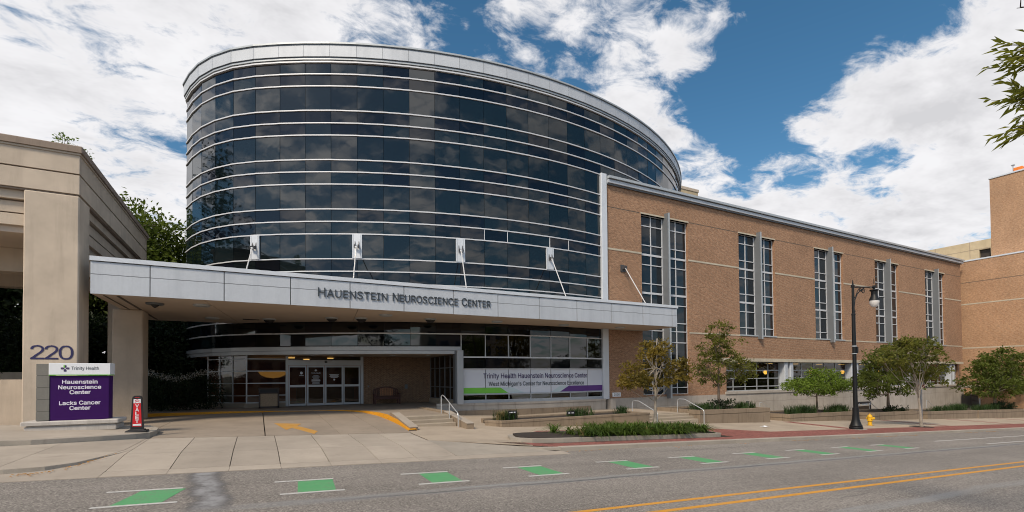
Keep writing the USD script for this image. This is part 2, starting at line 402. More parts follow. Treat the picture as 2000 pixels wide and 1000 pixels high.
plain('post_grey', (0.33, 0.34, 0.35), 0.5, 0.1, 3.0, 0.4)
plain('hydrant_yellow', (0.72, 0.40, 0.012), 0.4, 0.1, 6.0, dirt=((0.35, 0.18, 0.02), 0.5))
plain('rust', (0.14, 0.055, 0.02), 0.8, 0.2, 8.0)
plain('bench_wood', (0.06, 0.016, 0.010), 0.5, 0.2, 5.0)
plain('bench_wood_light', (0.33, 0.15, 0.07), 0.5, 0.2, 5.0)
plain('bin_frame', (0.035, 0.022, 0.018), 0.5, 0.1)
plain('bin_panel', (0.28, 0.21, 0.14), 0.9, 0.25, 14.0, bump=0.5, bscale=40)
plain('slat_brown', (0.14, 0.085, 0.045), 0.7, 0.2, 4.0)
plain('column_paint', (0.52, 0.52, 0.51), 0.5, 0.05)
plain('soil', (0.030, 0.021, 0.016), 0.95, 0.4, 9.0, bump=0.8, bscale=30)
plain('dark_room', (0.035, 0.028, 0.024), 0.9, 0.2)
plain('room_warm', (0.40, 0.13, 0.055), 0.8, 0.25, 0.8)
plain('room_floor', (0.12, 0.09, 0.07), 0.35, 0.1)
plain('curtain_green', (0.16, 0.26, 0.20), 0.8, 0.1)
plain('roof_grey', (0.16, 0.16, 0.165), 0.9, 0.1)
plain('paper', (0.75, 0.75, 0.75), 0.8, 0.03)
plain('orange_plastic', (0.75, 0.20, 0.02), 0.5, 0.05)
plain('rod_steel', (0.70, 0.70, 0.70), 0.35, 0.03, 1.0, 0.3)
plain('bracket_steel', (0.06, 0.06, 0.065), 0.5, 0.1)
plain('earth', (0.10, 0.085, 0.06), 0.95, 0.3, 0.4)
plain('far_wall', (0.30, 0.235, 0.18), 0.9, 0.1, 0.4)
plain('far_window', (0.03, 0.035, 0.045), 0.1, 0.1)

def dark_glass(name, c, ior=1.75, wave=0.35, var=0.5):
    def fn(g):
        p = pos(g)
        r = g('object_info')['random']
        n = g('noise_texture', vector=p, scale=0.55, detail=2.0, roughness=0.5)['fac']
        f = g('noise_texture', vector=p, scale=2.3, detail=4.0, roughness=0.6)['fac']
        nb = g('bump', height=n, strength=wave, distance=0.02)['normal']
        k = g.rng(r, 0.0, 1.0, 1 - var, 1 + var)
        c1 = g.mixc(1.0, c, g('combine_color', r=k, g=k, b=k)['color'], 'multiply')
        ro = g.rng(f, 0.35, 0.7, 0.015, 0.05)
        return g('principled_bsdf', base_color=c1, roughness=ro, ior=ior, specular_ior_level=0.5, normal=nb)['BSDF']
    return material(name, fn)
dark_glass('tower_glass', (0.003, 0.006, 0.007), 1.60)
dark_glass('tower_spandrel', (0.002, 0.003, 0.006), 1.50)
dark_glass('window_glass', (0.010, 0.014, 0.018), 1.5, 0.25)
dark_glass('black_glass', (0.005, 0.005, 0.006), 1.5, 0.2)

def clear_glass(name, tint, ior=1.55):
    def fn(g):
        n = g('noise_texture', vector=pos(g), scale=0.6, detail=2.0)['fac']
        nb = g('bump', height=n, strength=0.2, distance=0.02)['normal']
        t = g('transparent_bsdf', color=tint)['BSDF']
        s = g('glossy_bsdf', color=(0.95, 0.95, 0.95), roughness=0.01, normal=nb)['BSDF']
        f = g.math('multiply', g('fresnel', IOR=ior)['fac'], g.math('subtract', 1.0, g('geometry')['backfacing']))   # the far face of a pane adds no second mirror
        return g('mix_closure', fac=f, closure1=t, closure2=s)['closure']
    return material(name, fn)
clear_glass('clear_glass', (0.55, 0.58, 0.56))
clear_glass('tinted_glass', (0.30, 0.32, 0.31), 1.75)

def glow(name, col, strength):
    return material(name, lambda g: g('emission', color=col, strength=strength)['emission'])
glow('lamp_amber', (1.0, 0.46, 0.07), 3.2)
glow('lamp_warm', (1.0, 0.52, 0.15), 1.6)
glow('lamp_soft', (1.0, 0.42, 0.08), 0.3)

def globe(g):
    return g('principled_bsdf', base_color=(0.62, 0.60, 0.58), roughness=0.18, specular_ior_level=0.6)['BSDF']
material('lamp_globe', globe)

def leaf(name, cols, trans=0.35, hue=0.02):
    """cols: leaf colours from dark to light; each leaf takes its own."""
    def fn(g):
        r = g('geometry')['random_per_island']
        n = g('noise_texture', vector=pos(g), scale=0.9, detail=2.0)['fac']
        k = g.math('add', g.math('multiply', r, 0.6), g.rng(n, 0.3, 0.7, 0.0, 0.4))
        c = g('rgb_ramp', ramp=[(i / (len(cols) - 1), x) for i, x in enumerate(cols)], fac=k)['color']
        a = g('principled_bsdf', base_color=c, roughness=0.55, specular_ior_level=0.3)['BSDF']
        b = g('translucent_bsdf', color=c)['BSDF']
        return g('mix_closure', fac=trans, closure1=a, closure2=b)['closure']
    return material(name, fn)
leaf('leaf_gold', [(0.10, 0.08, 0.014), (0.21, 0.15, 0.022), (0.34, 0.22, 0.028), (0.46, 0.30, 0.035)], 0.45)
leaf('leaf_olive', [(0.08, 0.09, 0.016), (0.15, 0.155, 0.024), (0.25, 0.215, 0.032), (0.40, 0.27, 0.035)], 0.45)
leaf('leaf_bright', [(0.08, 0.13, 0.015), (0.14, 0.21, 0.022), (0.20, 0.29, 0.03), (0.27, 0.36, 0.04)])
leaf('leaf_green', [(0.06, 0.085, 0.014), (0.115, 0.145, 0.022), (0.18, 0.20, 0.032), (0.30, 0.26, 0.04)], 0.45)
leaf('leaf_dark', [(0.010, 0.020, 0.008), (0.022, 0.04, 0.012), (0.04, 0.065, 0.016), (0.06, 0.085, 0.02)])
leaf('leaf_back', [(0.07, 0.10, 0.016), (0.13, 0.175, 0.025), (0.20, 0.24, 0.035), (0.30, 0.29, 0.05)], 0.5)
leaf('leaf_near', [(0.15, 0.16, 0.02), (0.26, 0.26, 0.03), (0.40, 0.33, 0.035), (0.58, 0.34, 0.05)], 0.6)
leaf('leaf_turned', [(0.5, 0.22, 0.02), (0.6, 0.3, 0.03)])
leaf('blade_green', [(0.04, 0.075, 0.010), (0.08, 0.13, 0.016), (0.13, 0.19, 0.022), (0.27, 0.29, 0.06)], 0.3)
leaf('blade_dark', [(0.02, 0.045, 0.012), (0.04, 0.075, 0.018), (0.06, 0.10, 0.02), (0.11, 0.14, 0.03)], 0.25)
leaf('blade_straw', [(0.16, 0.13, 0.05), (0.26, 0.19, 0.08), (0.32, 0.25, 0.11)], 0.25)
leaf('petal_white', [(0.5, 0.5, 0.46), (0.7, 0.7, 0.66)], 0.3)
plain('bark', (0.12, 0.092, 0.07), 0.9, 0.25, 6.0, bump=0.6, bscale=25)
plain('bark_pale', (0.30, 0.26, 0.215), 0.9, 0.25, 6.0, bump=0.5, bscale=25)
plain('bark_dark', (0.05, 0.037, 0.028), 0.9, 0.25, 6.0, bump=0.6, bscale=25)
plain('banner_white', (0.60, 0.625, 0.68), 0.4, 0.03, 1.0)

# ------------------------------------------------------------------ ground: the street falls about 4 % towards +x
SL = 0.04
def zroad(x, y): return -0.57 - SL * x + 0 * y
def zwalk(x, y): return -0.42 - SL * x + 0.02 * (y - 14.1)
YK = 14.1                                                   # street side of the kerb
gr = structure('ground')
def zground(x, y): return np.where(np.asarray(x) > 78, -0.57 - SL * 78, -0.57 - SL * np.asarray(x, float)) - 1.1 + 0 * y
gx = [-900, -250, -100, 0, 78, 200, 420, 900]
vv = np.array([[x, y, float(zground(np.clip(x, -100, 78), y))] for x in gx for y in (-900, -60, 60, 900)])
ff = []
for i in range(len(gx) - 1):
    for j in range(3):
        a, b, c, d = i * 4 + j, (i + 1) * 4 + j, (i + 1) * 4 + j + 1, i * 4 + j + 1
        ff += [[a, b, c], [a, c, d]]
part(gr, 'earth', (vv, np.array(ff)), 'earth')

rd = structure('road')
def sheet(poly, zfn, lift, h=0.003):
    return slab(poly, lambda x, y: zfn(x, y) + lift, h)
part(rd, 'asphalt', slab(sbox(-100, -3.0, 140, 14.6), lambda x, y: zroad(x, y), 0.25), 'asphalt')
# markings
part(rd, 'yellow_line', sheet(Polygon([(-20, 7.50), (7, 7.02), (24, 6.72), (110, 6.5), (110, 6.62), (24, 6.84), (7, 7.14), (-20, 7.62)]), zroad, 0.004), 'yellow_paint')
part(rd, 'yellow_line', sheet(Polygon([(-20, 6.88), (7, 6.50), (24, 6.27), (110, 6.05), (110, 6.18), (24, 6.40), (7, 6.63), (-20, 7.01)]), zroad, 0.004), 'yellow_paint')
GB = [-1.75, 1.10, 3.86, 6.65, 9.78, 12.75, 15.9, 19.0, 22.1, 25.1]
for k, xc in enumerate(GB):
    a, b = xc - 0.36, xc + 0.36
    off = [0.12, 0.04, 0.02, 0.0, 0, 0, 0, 0, 0, 0][k]
    part(rd, 'green_box', sheet(Polygon([(a - off, 10.46), (b - off, 10.46), (b + off, 11.62), (a + off, 11.62)]), zroad, 0.004), 'green_paint')
    yt = [12.0, 11.78, 11.62, 11.62][min(k, 3)] if k < 3 else 11.62
    part(rd, 'white_line', sheet(sbox(a - 0.42, 11.63, b + 0.06, 11.74), zroad, 0.008), 'white_paint')
    part(rd, 'white_line', sheet(sbox(a - 0.36, 10.34, b + 0.12, 10.45), zroad, 0.008), 'white_paint')
part(rd, 'white_line', sheet(sbox(30.5, 11.66, 46, 11.77), zroad, 0.004), 'white_paint')
part(rd, 'white_line', sheet(sbox(32.0, 10.12, 46, 10.24), zroad, 0.004), 'white_paint')
part(rd, 'white_line', sheet(sbox(-5.2, 11.66, -4.05, 11.78), zroad, 0.008), 'white_paint')

# ------------------------------------------------------------------ driveway: apron slabs, drop-off lane, yellow kerb
def zapron(x, y):
    t = np.clip((np.asarray(y, float) - 13.4) / 2.3, 0, 1)
    return (1 - t) * (zroad(x, y) + 0.012) + t * zwalk(x, y)
def zdrive(x, y):
    x, y = np.asarray(x, float), np.asarray(y, float)
    t = np.clip((y - 19.1) / 9.4, 0, 1)
    return (1 - t) * zwalk(x, 19.1 + 0 * y) + t * (-0.10 + 0.03 * np.clip(x - 1, -8, 0) * 0.6)
dw = structure('driveway')
J = 0.010
xs = [-3.06, -1.85, -0.62, 0.52, 1.72, 3.02, 4.14, 5.40]
rows = [(13.95, 15.85), (15.85, 19.08)]
apron = Polygon([(-3.06, 13.45), (9.3, 13.45), (9.3, 14.05), (8.15, 15.0), (5.45, 16.9), (5.45, 19.08), (-3.06, 19.08)])
part(dw, 'joint_bed', slab(apron.buffer(-0.03), lambda x, y: zapron(x, y) - 0.012, 0.2), 'joint_dark')
for i in range(len(xs) - 1):
    for (ya, yb) in rows:
        p = sbox(xs[i] + J, ya + J, xs[i + 1] - J, yb - J).intersection(apron)
        if ya < 15:                                          # the bend at the foot of the apron
            part(dw, 'concrete_slab', slab(p, zapron, 0.1), 'walk_concrete')
        else:
            part(dw, 'concrete_slab', slab(p, zapron, 0.1), 'walk_concrete')
for i in range(len(xs) - 1):
    part(dw, 'gutter_slab', slab(sbox(xs[i] + .004, 13.45, xs[i + 1] - .004, 13.95 - J), zapron, 0.1), 'walk_concrete')
part(dw, 'gutter_slab', slab(sbox(5.404, 13.45, 9.3, 13.95 - J), zapron, 0.1), 'walk_concrete')
part(dw, 'concrete_slab', slab(Polygon([(5.42, 13.96), (9.0, 13.96), (8.1, 15.0), (5.42, 16.85)]), zapron, 0.1), 'kerb_concrete')
flare = Polygon([(-7.5, 13.45), (-3.07, 13.45), (-3.07, 19.0), (-3.14, 19.0), (-3.22, 16.7), (-3.47, 15.6), (-3.77, 14.82), (-4.22, 14.38), (-4.92, 14.2), (-7.5, 14.2)])
part(dw, 'concrete_slab', slab(flare.segmentize(.8), lambda x, y: zapron(x, y) - 0.004, 0.1), 'walk_concrete')
part(dw, 'gutter_slab', slab(sbox(-40, 13.45, -7.51, 14.25), lambda x, y: zapron(x, y) - 0.004, 0.1), 'walk_concrete')
# drop-off lane
kerbline = [(5.52, 19.75), (5.60, 21.5), (5.58, 23.2), (5.45, 25.2), (5.05, 26.9), (4.3, 27.9), (3.3, 28.5), (2.0, 28.9), (0.4, 29.5), (-1.6, 30.2), (-4.6, 30.6), (-9.0, 30.7)]
lane = Polygon(kerbline + [(-30, 30.7), (-30, 22.0), (-3.45, 21.9), (-3.10, 21.0), (-3.04, 19.12), (5.52, 19.12)])
cuts = [-30, -16, -8, -3.4, 0.22, 2.75, 4.4, 5.7]
ycut = [19.12, 21.6, 24.2, 27.0, 31.0]
part(dw, 'joint_bed', slab(lane.buffer(-0.01), lambda x, y: zdrive(x, y) - 0.05, 0.2), 'joint_dark')
for i in range(len(cuts) - 1):
    for j in range(len(ycut) - 1):
        gap = 0.03 if abs(cuts[i] - 0.22) < .01 else 0.008
        p = sbox(cuts[i] + gap, ycut[j] + (0.001 if j else J), cuts[i + 1] - 0.008, ycut[j + 1] - 0.001).intersection(lane)
        if p.area > 0.02:
            part(dw, 'lane_slab', slab(p.segmentize(0.8), zdrive, 0.1), 'drive_concrete')
arrow = Polygon([(0.62, 23.3), (0.98, 20.75), (1.22, 21.35), (1.86, 19.35), (2.06, 20.1), (1.46, 22.0), (1.66, 22.75)])
part(dw, 'painted_arrow', sheet(arrow, zdrive, 0.006, 0.004), 'arrow_paint')
# yellow kerb, highest along the bend, dying away where it is flush at the door
ls = LineString(kerbline); n = 90
s_ = np.linspace(0, ls.length, n)
kp = np.array([ls.interpolate(t).coords[0] for t in s_])
kt = np.gradient(kp, axis=0); kt /= np.linalg.norm(kt, axis=1, keepdims=True); kn = np.c_[kt[:, 1], -kt[:, 0]]
def zplaza(x, y): return -0.012 * np.clip(33.0 - np.asarray(y, float), 0, 11.5) + 0 * x
ktop = zplaza(kp[:, 0], kp[:, 1])
low = np.clip((kp[:, 1] - 19.75) / 2.2, 0, 1)
ktop = (1 - low) * (zwalk(kp[:, 0], kp[:, 1]) + 0.05) + low * np.minimum(ktop, zdrive(kp[:, 0], kp[:, 1]) + 0.20)
base = zdrive(kp[:, 0], kp[:, 1])
flush = np.exp(-((kp[:, 0] - 2.2) / 1.3) ** 2) * (kp[:, 1] > 27.5)
ktop = ktop * (1 - flush) + (base + 0.02) * flush
ktop = np.maximum(ktop, base + 0.02)
wid = np.where(kp[:, 1] < 24, 0.36, 0.30)[:, None]
inner = np.c_[kp, base - 0.1]; topi = np.c_[kp + kn * 0.03, ktop - 0.012]; topo = np.c_[kp + kn * wid, ktop]; outer = np.c_[kp + kn * wid, base - 0.15]
part(dw, 'yellow_kerb', cat(strip(inner, topi), strip(topi, topo), strip(topo, outer)), 'kerb_yellow')

# ------------------------------------------------------------------ entrance plaza, pavement, paving bands, kerbs
pv = structure('pavement')
plaza = Polygon([tuple(a) for a in (kp + kn * 0.15)] + [(-9.0, 40.0), (12, 40.0), (12, 27.9), (8.45, 27.9), (8.45, 22.45), (5.9, 22.45)]).buffer(0)
part(pv, 'plaza_paving', slab(plaza.intersection(sbox(-12, 22.45, 11.9, 40)).segmentize(1.5), lambda x, y: zplaza(x, y), 0.3), 'drive_concrete')
walk = Polygon([(5.47, 16.86), (8.15, 15.02), (9.3, 14.3), (130, 14.3), (130, 27.2), (8.6, 27.2), (8.6, 22.4), (5.47, 22.4)])
part(pv, 'walk_base', slab(walk, lambda x, y: zwalk(x, y) - 0.02, 0.25), 'joint_dark')
# concrete flags of the footway
fx = [5.462, 8.6] + list(np.arange(10.2, 80, 1.85))
for i in range(len(fx) - 1):
    wdt = 1
    for (ya, yb) in ((16.25, 18.4), (18.4, 20.6)):
        if i == 0: ya = ya if ya > 17 else 16.2
        p = sbox(fx[i] + .006, ya + .006, fx[i + 1] - .006, yb - .006).intersection(walk)
        if p.area > .05: part(pv, 'flagstone', slab(p, zwalk, 0.12), 'pale_walk')
    p = sbox(fx[i] + .006, 20.606, fx[i + 1] - .006, 27.2).intersection(walk)
    if fx[i] < 40 and p.area > .05: part(pv, 'flagstone', slab(p, zwalk, 0.12), 'pale_walk')
part(pv, 'flagstone', slab(sbox(40, 20.606, 130, 27.2), zwalk, 0.12), 'pale_walk')
part(pv, 'flagstone', slab(Polygon([(5.47, 16.88), (8.15, 15.05), (8.6, 14.75), (8.6, 16.24), (6.5, 16.245)]).buffer(0), zwalk, 0.12), 'pale_walk')
# red brick bands: along the kerb, across the footway
part(pv, 'brick_band', slab(Polygon([(7.6, 15.9), (8.3, 15.05), (9.3, 14.32), (130, 14.32), (130, 16.24), (19.6, 16.24), (19.6, 15.0), (9.3, 15.0), (8.6, 15.5)]), zwalk, 0.12), 'paver')
for xa, xb in ((31.6, 32.5), (44.2, 44.9), (55.6, 56.3), (66.5, 67.2)):
    part(pv, 'brick_band', sheet(Polygon([(xa - .1, 16.2), (xb - .1, 16.2), (xb + 0.4, 20.7), (xa + 0.4, 20.7)]), zwalk, 0.004), 'paver')
part(pv, 'brick_band', sheet(Polygon([(10.9, 17.8), (13, 17.7), (14.5, 18.8), (10.95, 18.75)]), zwalk, 0.004), 'paver')
part(pv, 'brick_band', sheet(Polygon([(20.3, 16.2), (24.0, 16.2), (21.8, 18.1), (20.6, 18.1)]), zwalk, 0.004), 'paver')
# kerb stones along the street
kx = [9.35, 12.4] + list(np.arange(15.4, 110, 3.05))
for i in range(len(kx) - 1):
    m = slab(sbox(kx[i] + .005, YK - 0.02, kx[i + 1] - .005, 14.31), lambda x, y: zwalk(x, y) - 0.012 * (14.31 - y) / 0.2 + 0.004, 0.3)
    part(pv, 'kerb_stone', m, 'kerb_concrete')
part(pv, 'kerb_stone', slab(Polygon([(8.05, 15.0), (8.2, 14.72), (8.7, 14.3), (9.345, 14.08), (9.345, 14.31), (8.8, 14.5), (8.35, 14.88), (8.2, 15.08)]), lambda x, y: zwalk(x, y) - 0.06 + 0.05 * (np.asarray(x) - 8) / 1.3, 0.3), 'kerb_concrete')

# left corner: lower footway with its curved kerb, raised island under the monument sign
lc = [(-40, 14.15), (-4.9, 14.15), (-4.2, 14.35), (-3.75, 14.8), (-3.45, 15.6), (-3.2, 16.7)]
left_walk = Polygon(lc + [(-3.12, 19.05), (-3.3, 19.05), (-4.3, 18.7), (-5.6, 18.2), (-6.2, 18.05), (-40, 18.05)])
part(pv, 'walk_base', slab(left_walk.buffer(-.06), lambda x, y: zwalk(x, y) - 0.03, 0.4), 'joint_dark')
lx = [-40, -20, -9.5, -8.0, -6.5, -5.0, -3.0]
for i in range(len(lx) - 1):
    for ya, yb in ((14.0, 16.35), (16.35, 19.2)):
        p = sbox(lx[i] + .006, ya, lx[i + 1] - .006, yb - .008).intersection(left_walk.buffer(-0.03))
        if p.area > .05: part(pv, 'flagstone', slab(p, lambda x, y: zwalk(x, y), 0.14), 'walk_concrete')
lcl = LineString(lc)
kp2 = np.array([lcl.interpolate(t).coords[0] for t in np.linspace(30, lcl.length, 40)])
t2 = np.gradient(kp2, axis=0); t2 /= np.linalg.norm(t2, axis=1, keepdims=True); n2 = np.c_[-t2[:, 1], t2[:, 0]]
drop = np.clip((kp2[:, 1] - 14.6) / 2.1, 0, 1)
zt = zwalk(kp2[:, 0], kp2[:, 1]) + 0.004; zb = zapron(kp2[:, 0], kp2[:, 1]) - 0.1
f0 = np.c_[kp2, zb]; f1 = np.c_[kp2 + n2 * .02, zt - 0.012]; f2 = np.c_[kp2 + n2 * 0.16, zt]; f3 = np.c_[kp2 + n2 * 0.16, zt - .2]
part(pv, 'kerb_stone', cat(strip(f0, f1), strip(f1, f2), strip(f2, f3)), 'kerb_concrete')
isl = Polygon([(-40, 18.0), (-6.2, 18.1), (-5.6, 18.17), (-4.2, 18.8), (-3.45, 19.22), (-3.14, 19.6), (-3.05, 20.1), (-3.12, 21.0), (-3.5, 21.9), (-8.6, 22.6), (-40, 22.6)])
zisl = lambda x, y: zwalk(x, y) + 0.135
part(pv, 'kerb_stone', slab(isl, zisl, 0.4), 'kerb_concrete')
part(pv, 'island_paving', slab(isl.buffer(-0.17), lambda x, y: zisl(x, y) + 0.004, 0.1), 'walk_concrete')

# ------------------------------------------------------------------ the round glass tower
NSEG = 46
seg_ang = np.array([-72, -66, -57.5, -48.6, -38.9] + [2.83 * i - 46.94 for i in range(5, NSEG)])
seg_ang[22:] += np.linspace(0, 3.0, NSEG - 22)
ND = np.zeros((NSEG + 1, 2)); ND[13] = (11.10, 27.75)
for j in range(13, NSEG): ND[j + 1] = ND[j] + 1.545 * np.array([math.cos(math.radians(seg_ang[j])), math.sin(math.radians(seg_ang[j]))])
for j in range(12, -1, -1): ND[j] = ND[j + 1] - 1.535 * np.array([math.cos(math.radians(seg_ang[j])), math.sin(math.radians(seg_ang[j]))])
ND = np.vstack([ND[0] + [0.12, 1.55], ND])                     # one more facet at the far left end
ND = np.vstack([ND[0] + [0.75, 1.5], ND])
OFF = 2                                                       # node index shift: node(i) of the survey = ND[i + OFF]
segs = np.diff(ND, axis=0); sl = np.hypot(*segs.T); sd = segs / sl[:, None]; sn = np.c_[sd[:, 1], -sd[:, 0]]   # outward = to the street
vn = np.zeros_like(ND); vn[0] = sn[0]; vn[-1] = sn[-1]
for i in range(1, len(ND) - 1):
    b = sn[i - 1] + sn[i]; b /= np.linalg.norm(b); vn[i] = b / (b @ sn[i])
def ring(i0, i1, off): return ND[i0:i1 + 1] + vn[i0:i1 + 1] * off
def ribbon(i0, i1, o_in, o_out, z0, z1):                      # closed band following the facets
    a, b = ring(i0, i1, o_in), ring(i0, i1, o_out)
    return prism(Polygon(np.vstack([b, a[::-1]])).buffer(0), z0, z1)
LAST = len(ND) - 1
tower = thing('glass_tower', 'round dark glass office tower banded with pale metal lines and a pale rounded parapet', 'building', (11.1, 27.75, 0))
back = [(tuple(ND[-1] + np.array([2, 14]))), tuple(ND[0] + np.array([4, 36]))]
whole = Polygon([tuple(p) for p in ring(0, LAST, -0.09)] + back).buffer(0)
part(tower, 'dark_core', prism(whole, 4.40, 21.2), 'seam_black')
left_low = Polygon([tuple(p) for p in ring(0, 13 + OFF, -0.09)] + [(11.0, 44), (-2, 44)]).buffer(0)
part(tower, 'dark_core', prism(left_low, 3.22, 4.395), 'seam_black')
LINES = [19.93, 19.20, 17.72, 16.97, 16.23, 14.75, 14.02, 13.28, 11.79, 11.04, 10.30, 8.81, 8.06, 7.33, 5.84, 5.10, 4.37]
levels = [20.60] + LINES + [3.60]
POST = 20 + OFF
plates_at = {5 + OFF, 9 + OFF, 13 + OFF, 17 + OFF}
def pane(i, z0, z1, depth=0.03, gap=0.011, tilt=1.0):
    a, b = ND[i] + sd[i] * gap, ND[i + 1] - sd[i] * gap
    n_ = sn[i]; t1, t2 = rng.normal(0, 0.0065 * tilt), rng.normal(0, 0.005 * tilt)
    c = []
    for q, zz, o in ((a, z0, t1 + t2), (b, z0, -t1 + t2), (b, z1, -t1 - t2), (a, z1, t1 - t2)):
        f = q + n_ * o
        c.append((f[0], f[1], zz))
    c = np.array(c); bk = c - np.array([n_[0], n_[1], 0]) * depth
    v = np.vstack([c, bk])
    f = np.array([[0, 1, 2], [0, 2, 3], [5, 4, 7], [5, 7, 6], [0, 4, 5], [0, 5, 1], [1, 5, 6], [1, 6, 2], [2, 6, 7], [2, 7, 3], [3, 7, 4], [3, 4, 0]])
    return trimesh.Trimesh(v, f, process=False)
hidden = []
for r in range(len(levels) - 1):
    zt, zb = levels[r] - 0.045, levels[r + 1] + 0.045
    big = zt - zb > 1.0
    for i in range(0, LAST):
        if zb < 4.30 and i >= 13 + OFF: continue             # the shop-front strip is built below
        if i >= POST and zb < 14.0: continue                 # behind the brick wing
        if i > 31 + OFF:
            hidden.append(pane(i, zb, zt)); continue
        if zt < 5.0 and i >= POST: continue
        part(tower, 'vision_pane' if big else 'spandrel_pane', pane(i, zb, zt), 'tower_glass' if big or rng.random() < 0.45 else 'tower_spandrel')
part(tower, 'far_side_panes', cat(hidden), 'tower_glass', kind='stuff')
for z in LINES:
    i1 = LAST if z > 14.0 else POST
    m = ribbon(0, i1, -0.05, 0.06, z - 0.034, z + 0.034)
    part(tower, 'mullion_line', m, 'mullion')
part(tower, 'mullion_line', ribbon(0, LAST, -0.05, 0.10, 20.60, 20.68), 'mullion')
part(tower, 'mullion_line', ribbon(7 + OFF, POST, -0.05, 0.075, 6.58, 6.66), 'mullion')
for i in (14, 15, 17, 18):                                   # short vertical vents in one band
    q = ND[i + OFF]; m = bx(-0.02, 0.02, -0.05, 0.03, 10.35, 11.0); m.apply_translation((q[0], q[1], 0)); part(tower, 'mullion_stub', m, 'mullion')
# parapet
part(tower, 'parapet_trim', ribbon(0, LAST, -0.08, 0.05, 20.69, 20.75), 'metal_dark')
part(tower, 'parapet_trim', ribbon(0, LAST, -0.08, 0.13, 20.75, 20.83), 'metal_trim')
part(tower, 'parapet_core', ribbon(0, LAST, -0.20, 0.13, 20.83, 21.58), 'metal_dark')
for i in range(0, LAST):
    a, b = ring(i, i + 1, 0.19)
    d = (b - a) / np.linalg.norm(b - a)
    q0, q1 = a + d * 0.010, b - d * 0.010
    p = Polygon([q0, q1, q1 - sn[i] * 0.04, q0 - sn[i] * 0.04])
    part(tower, 'parapet_panel', prism(p, 20.90, 21.57), 'metal_panel')
part(tower, 'parapet_cap', ribbon(0, LAST, -0.30, 0.21, 21.58, 21.63), 'metal_dark')
part(tower, 'parapet_cap', ribbon(0, LAST, -0.30, 0.26, 21.63, 21.73), 'metal_trim')
part(tower, 'roof', prism(whole.buffer(0.1), 21.22, 21.30), 'roof_grey')
# tension-rod plates with their clevis brackets
for k in sorted(plates_at):
    q, nrm = ND[k], vn[k] / np.linalg.norm(vn[k]); tg = np.array([-nrm[1], nrm[0]])
    if tg[0] < 0: tg = -tg
    def P3(a, o, z): w = q + tg * a + nrm * o; return (w[0], w[1], z)
    def obox(a0, a1, o0, o1, z0, z1):
        pts = [P3(a, o, z) for a in (a0, a1) for o in (o0, o1) for z in (z0, z1)]
        return trimesh.convex.convex_hull(np.array(pts))
    pl = part(tower, 'anchor_plate', obox(-0.28, 0.28, -0.06, 0.10, 8.84, 10.27), 'metal_cap')
    part(pl, 'plate_seam', cat(obox(-0.205, -0.193, 0.10, 0.104, 8.86, 10.25), obox(0.193, 0.205, 0.10, 0.104, 8.86, 10.25)), 'metal_dark')
    fork = cat(obox(-0.13, -0.09, 0.10, 0.34, 9.42, 9.60), obox(0.09, 0.13, 0.10, 0.34, 9.42, 9.60), trimesh.convex.convex_hull(np.array([P3(-0.13, .10, 9.5), P3(-0.09, .10, 9.5), P3(-.13, .10, 9.85), P3(-.09, .10, 9.85), P3(-.13, .2, 9.55), P3(-.09, .2, 9.55)])),
               trimesh.convex.convex_hull(np.array([P3(0.13, .10, 9.5), P3(0.09, .10, 9.5), P3(.13, .10, 9.85), P3(.09, .10, 9.85), P3(.13, .2, 9.55), P3(.09, .2, 9.55)])), obox(-0.15, 0.15, 0.26, 0.32, 9.46, 9.53))
    part(pl, 'clevis_bracket', fork, 'bracket_steel')
    eye = lathe([(0.03, -.05), (0.085, -.03), (0.085, .03), (0.03, .05)], n=12); eye.apply_translation(P3(0, 0.3, 9.46)); part(pl, 'rod_eye', eye, 'rod_steel')

# shop-front strip of the tower beside the entrance: glass, white banner, sill
FS = 13 + OFF
def front_panes(z0, z1, name, mat, tilt=1.0, off=0.0):
    for i in range(FS, POST):
        m = pane(i, z0, z1, 0.02, 0.02, tilt)
        if off: m.apply_translation((sn[i][0] * off, sn[i][1] * off, 0))
        part(tower, name, m, mat)
front_panes(2.99, 4.33, 'shop_pane', 'tinted_glass')
front_panes(2.24, 2.90, 'dark_band_pane', 'black_glass')
front_panes(0.66, 2.17, 'banner_panel', 'banner_white', 0.0, 0.01)
front_panes(0.28, 0.58, 'low_pane', 'tinted_glass')
for z, w in ((2.94, .045), (2.205, .03), (0.62, .035), (0.235, .05)):
    part(tower, 'mullion_line', ribbon(FS, POST, -0.06, 0.08, z - w, z + w), 'frame_metal' if z < 2 else 'mullion')
part(tower, 'shop_sill', ribbon(FS, POST, -0.1, 0.14, 0.10, 0.185), 'frame_metal')
for i in range(FS, POST + 1):
    m = cat(bx(-.028, .028, -.05, .045, 2.985, 4.33), bx(-.022, .022, -.05, .03, 0.27, 0.585)); m.apply_translation((ND[i][0], ND[i][1], 0))
    part(tower, 'shop_mullion', m, 'frame_metal')
arc = np.concatenate([[0], np.cumsum(sl[FS:POST])])
def bend(m, off):                                             # lay a flat mesh (x along the front, y depth, z up) round the facets
    v = m.vertices.copy(); s = np.clip(v[:, 0], 0, arc[-1] - 1e-4); k = np.searchsorted(arc, s, 'right') - 1
    base = ND[FS + k] + sd[FS + k] * (s - arc[k])[:, None]
    o = off - v[:, 1]
    xy = base + sn[FS + k] * o[:, None]
    r = m.copy(); r.vertices = np.c_[xy, v[:, 2]]; return r
def fine(m, step=0.3):
    return m.subdivide_to_size(step, max_iter=6) if isinstance(m, trimesh.Trimesh) else m
part(tower, 'banner_lettering', bend(fine(words('Trinity Health Hauenstein Neuroscience Center', 0.30, 1.4, 0, 1.62, width=7.85, depth=0.006, bold=True)), 0.014), 'text_purple')
part(tower, 'banner_lettering', bend(fine(words("West Michigan's Center for Neuroscience Excellence", 0.25, 1.75, 0, 1.14, width=7.2, depth=0.006, bold=True)), 0.014), 'lettering')
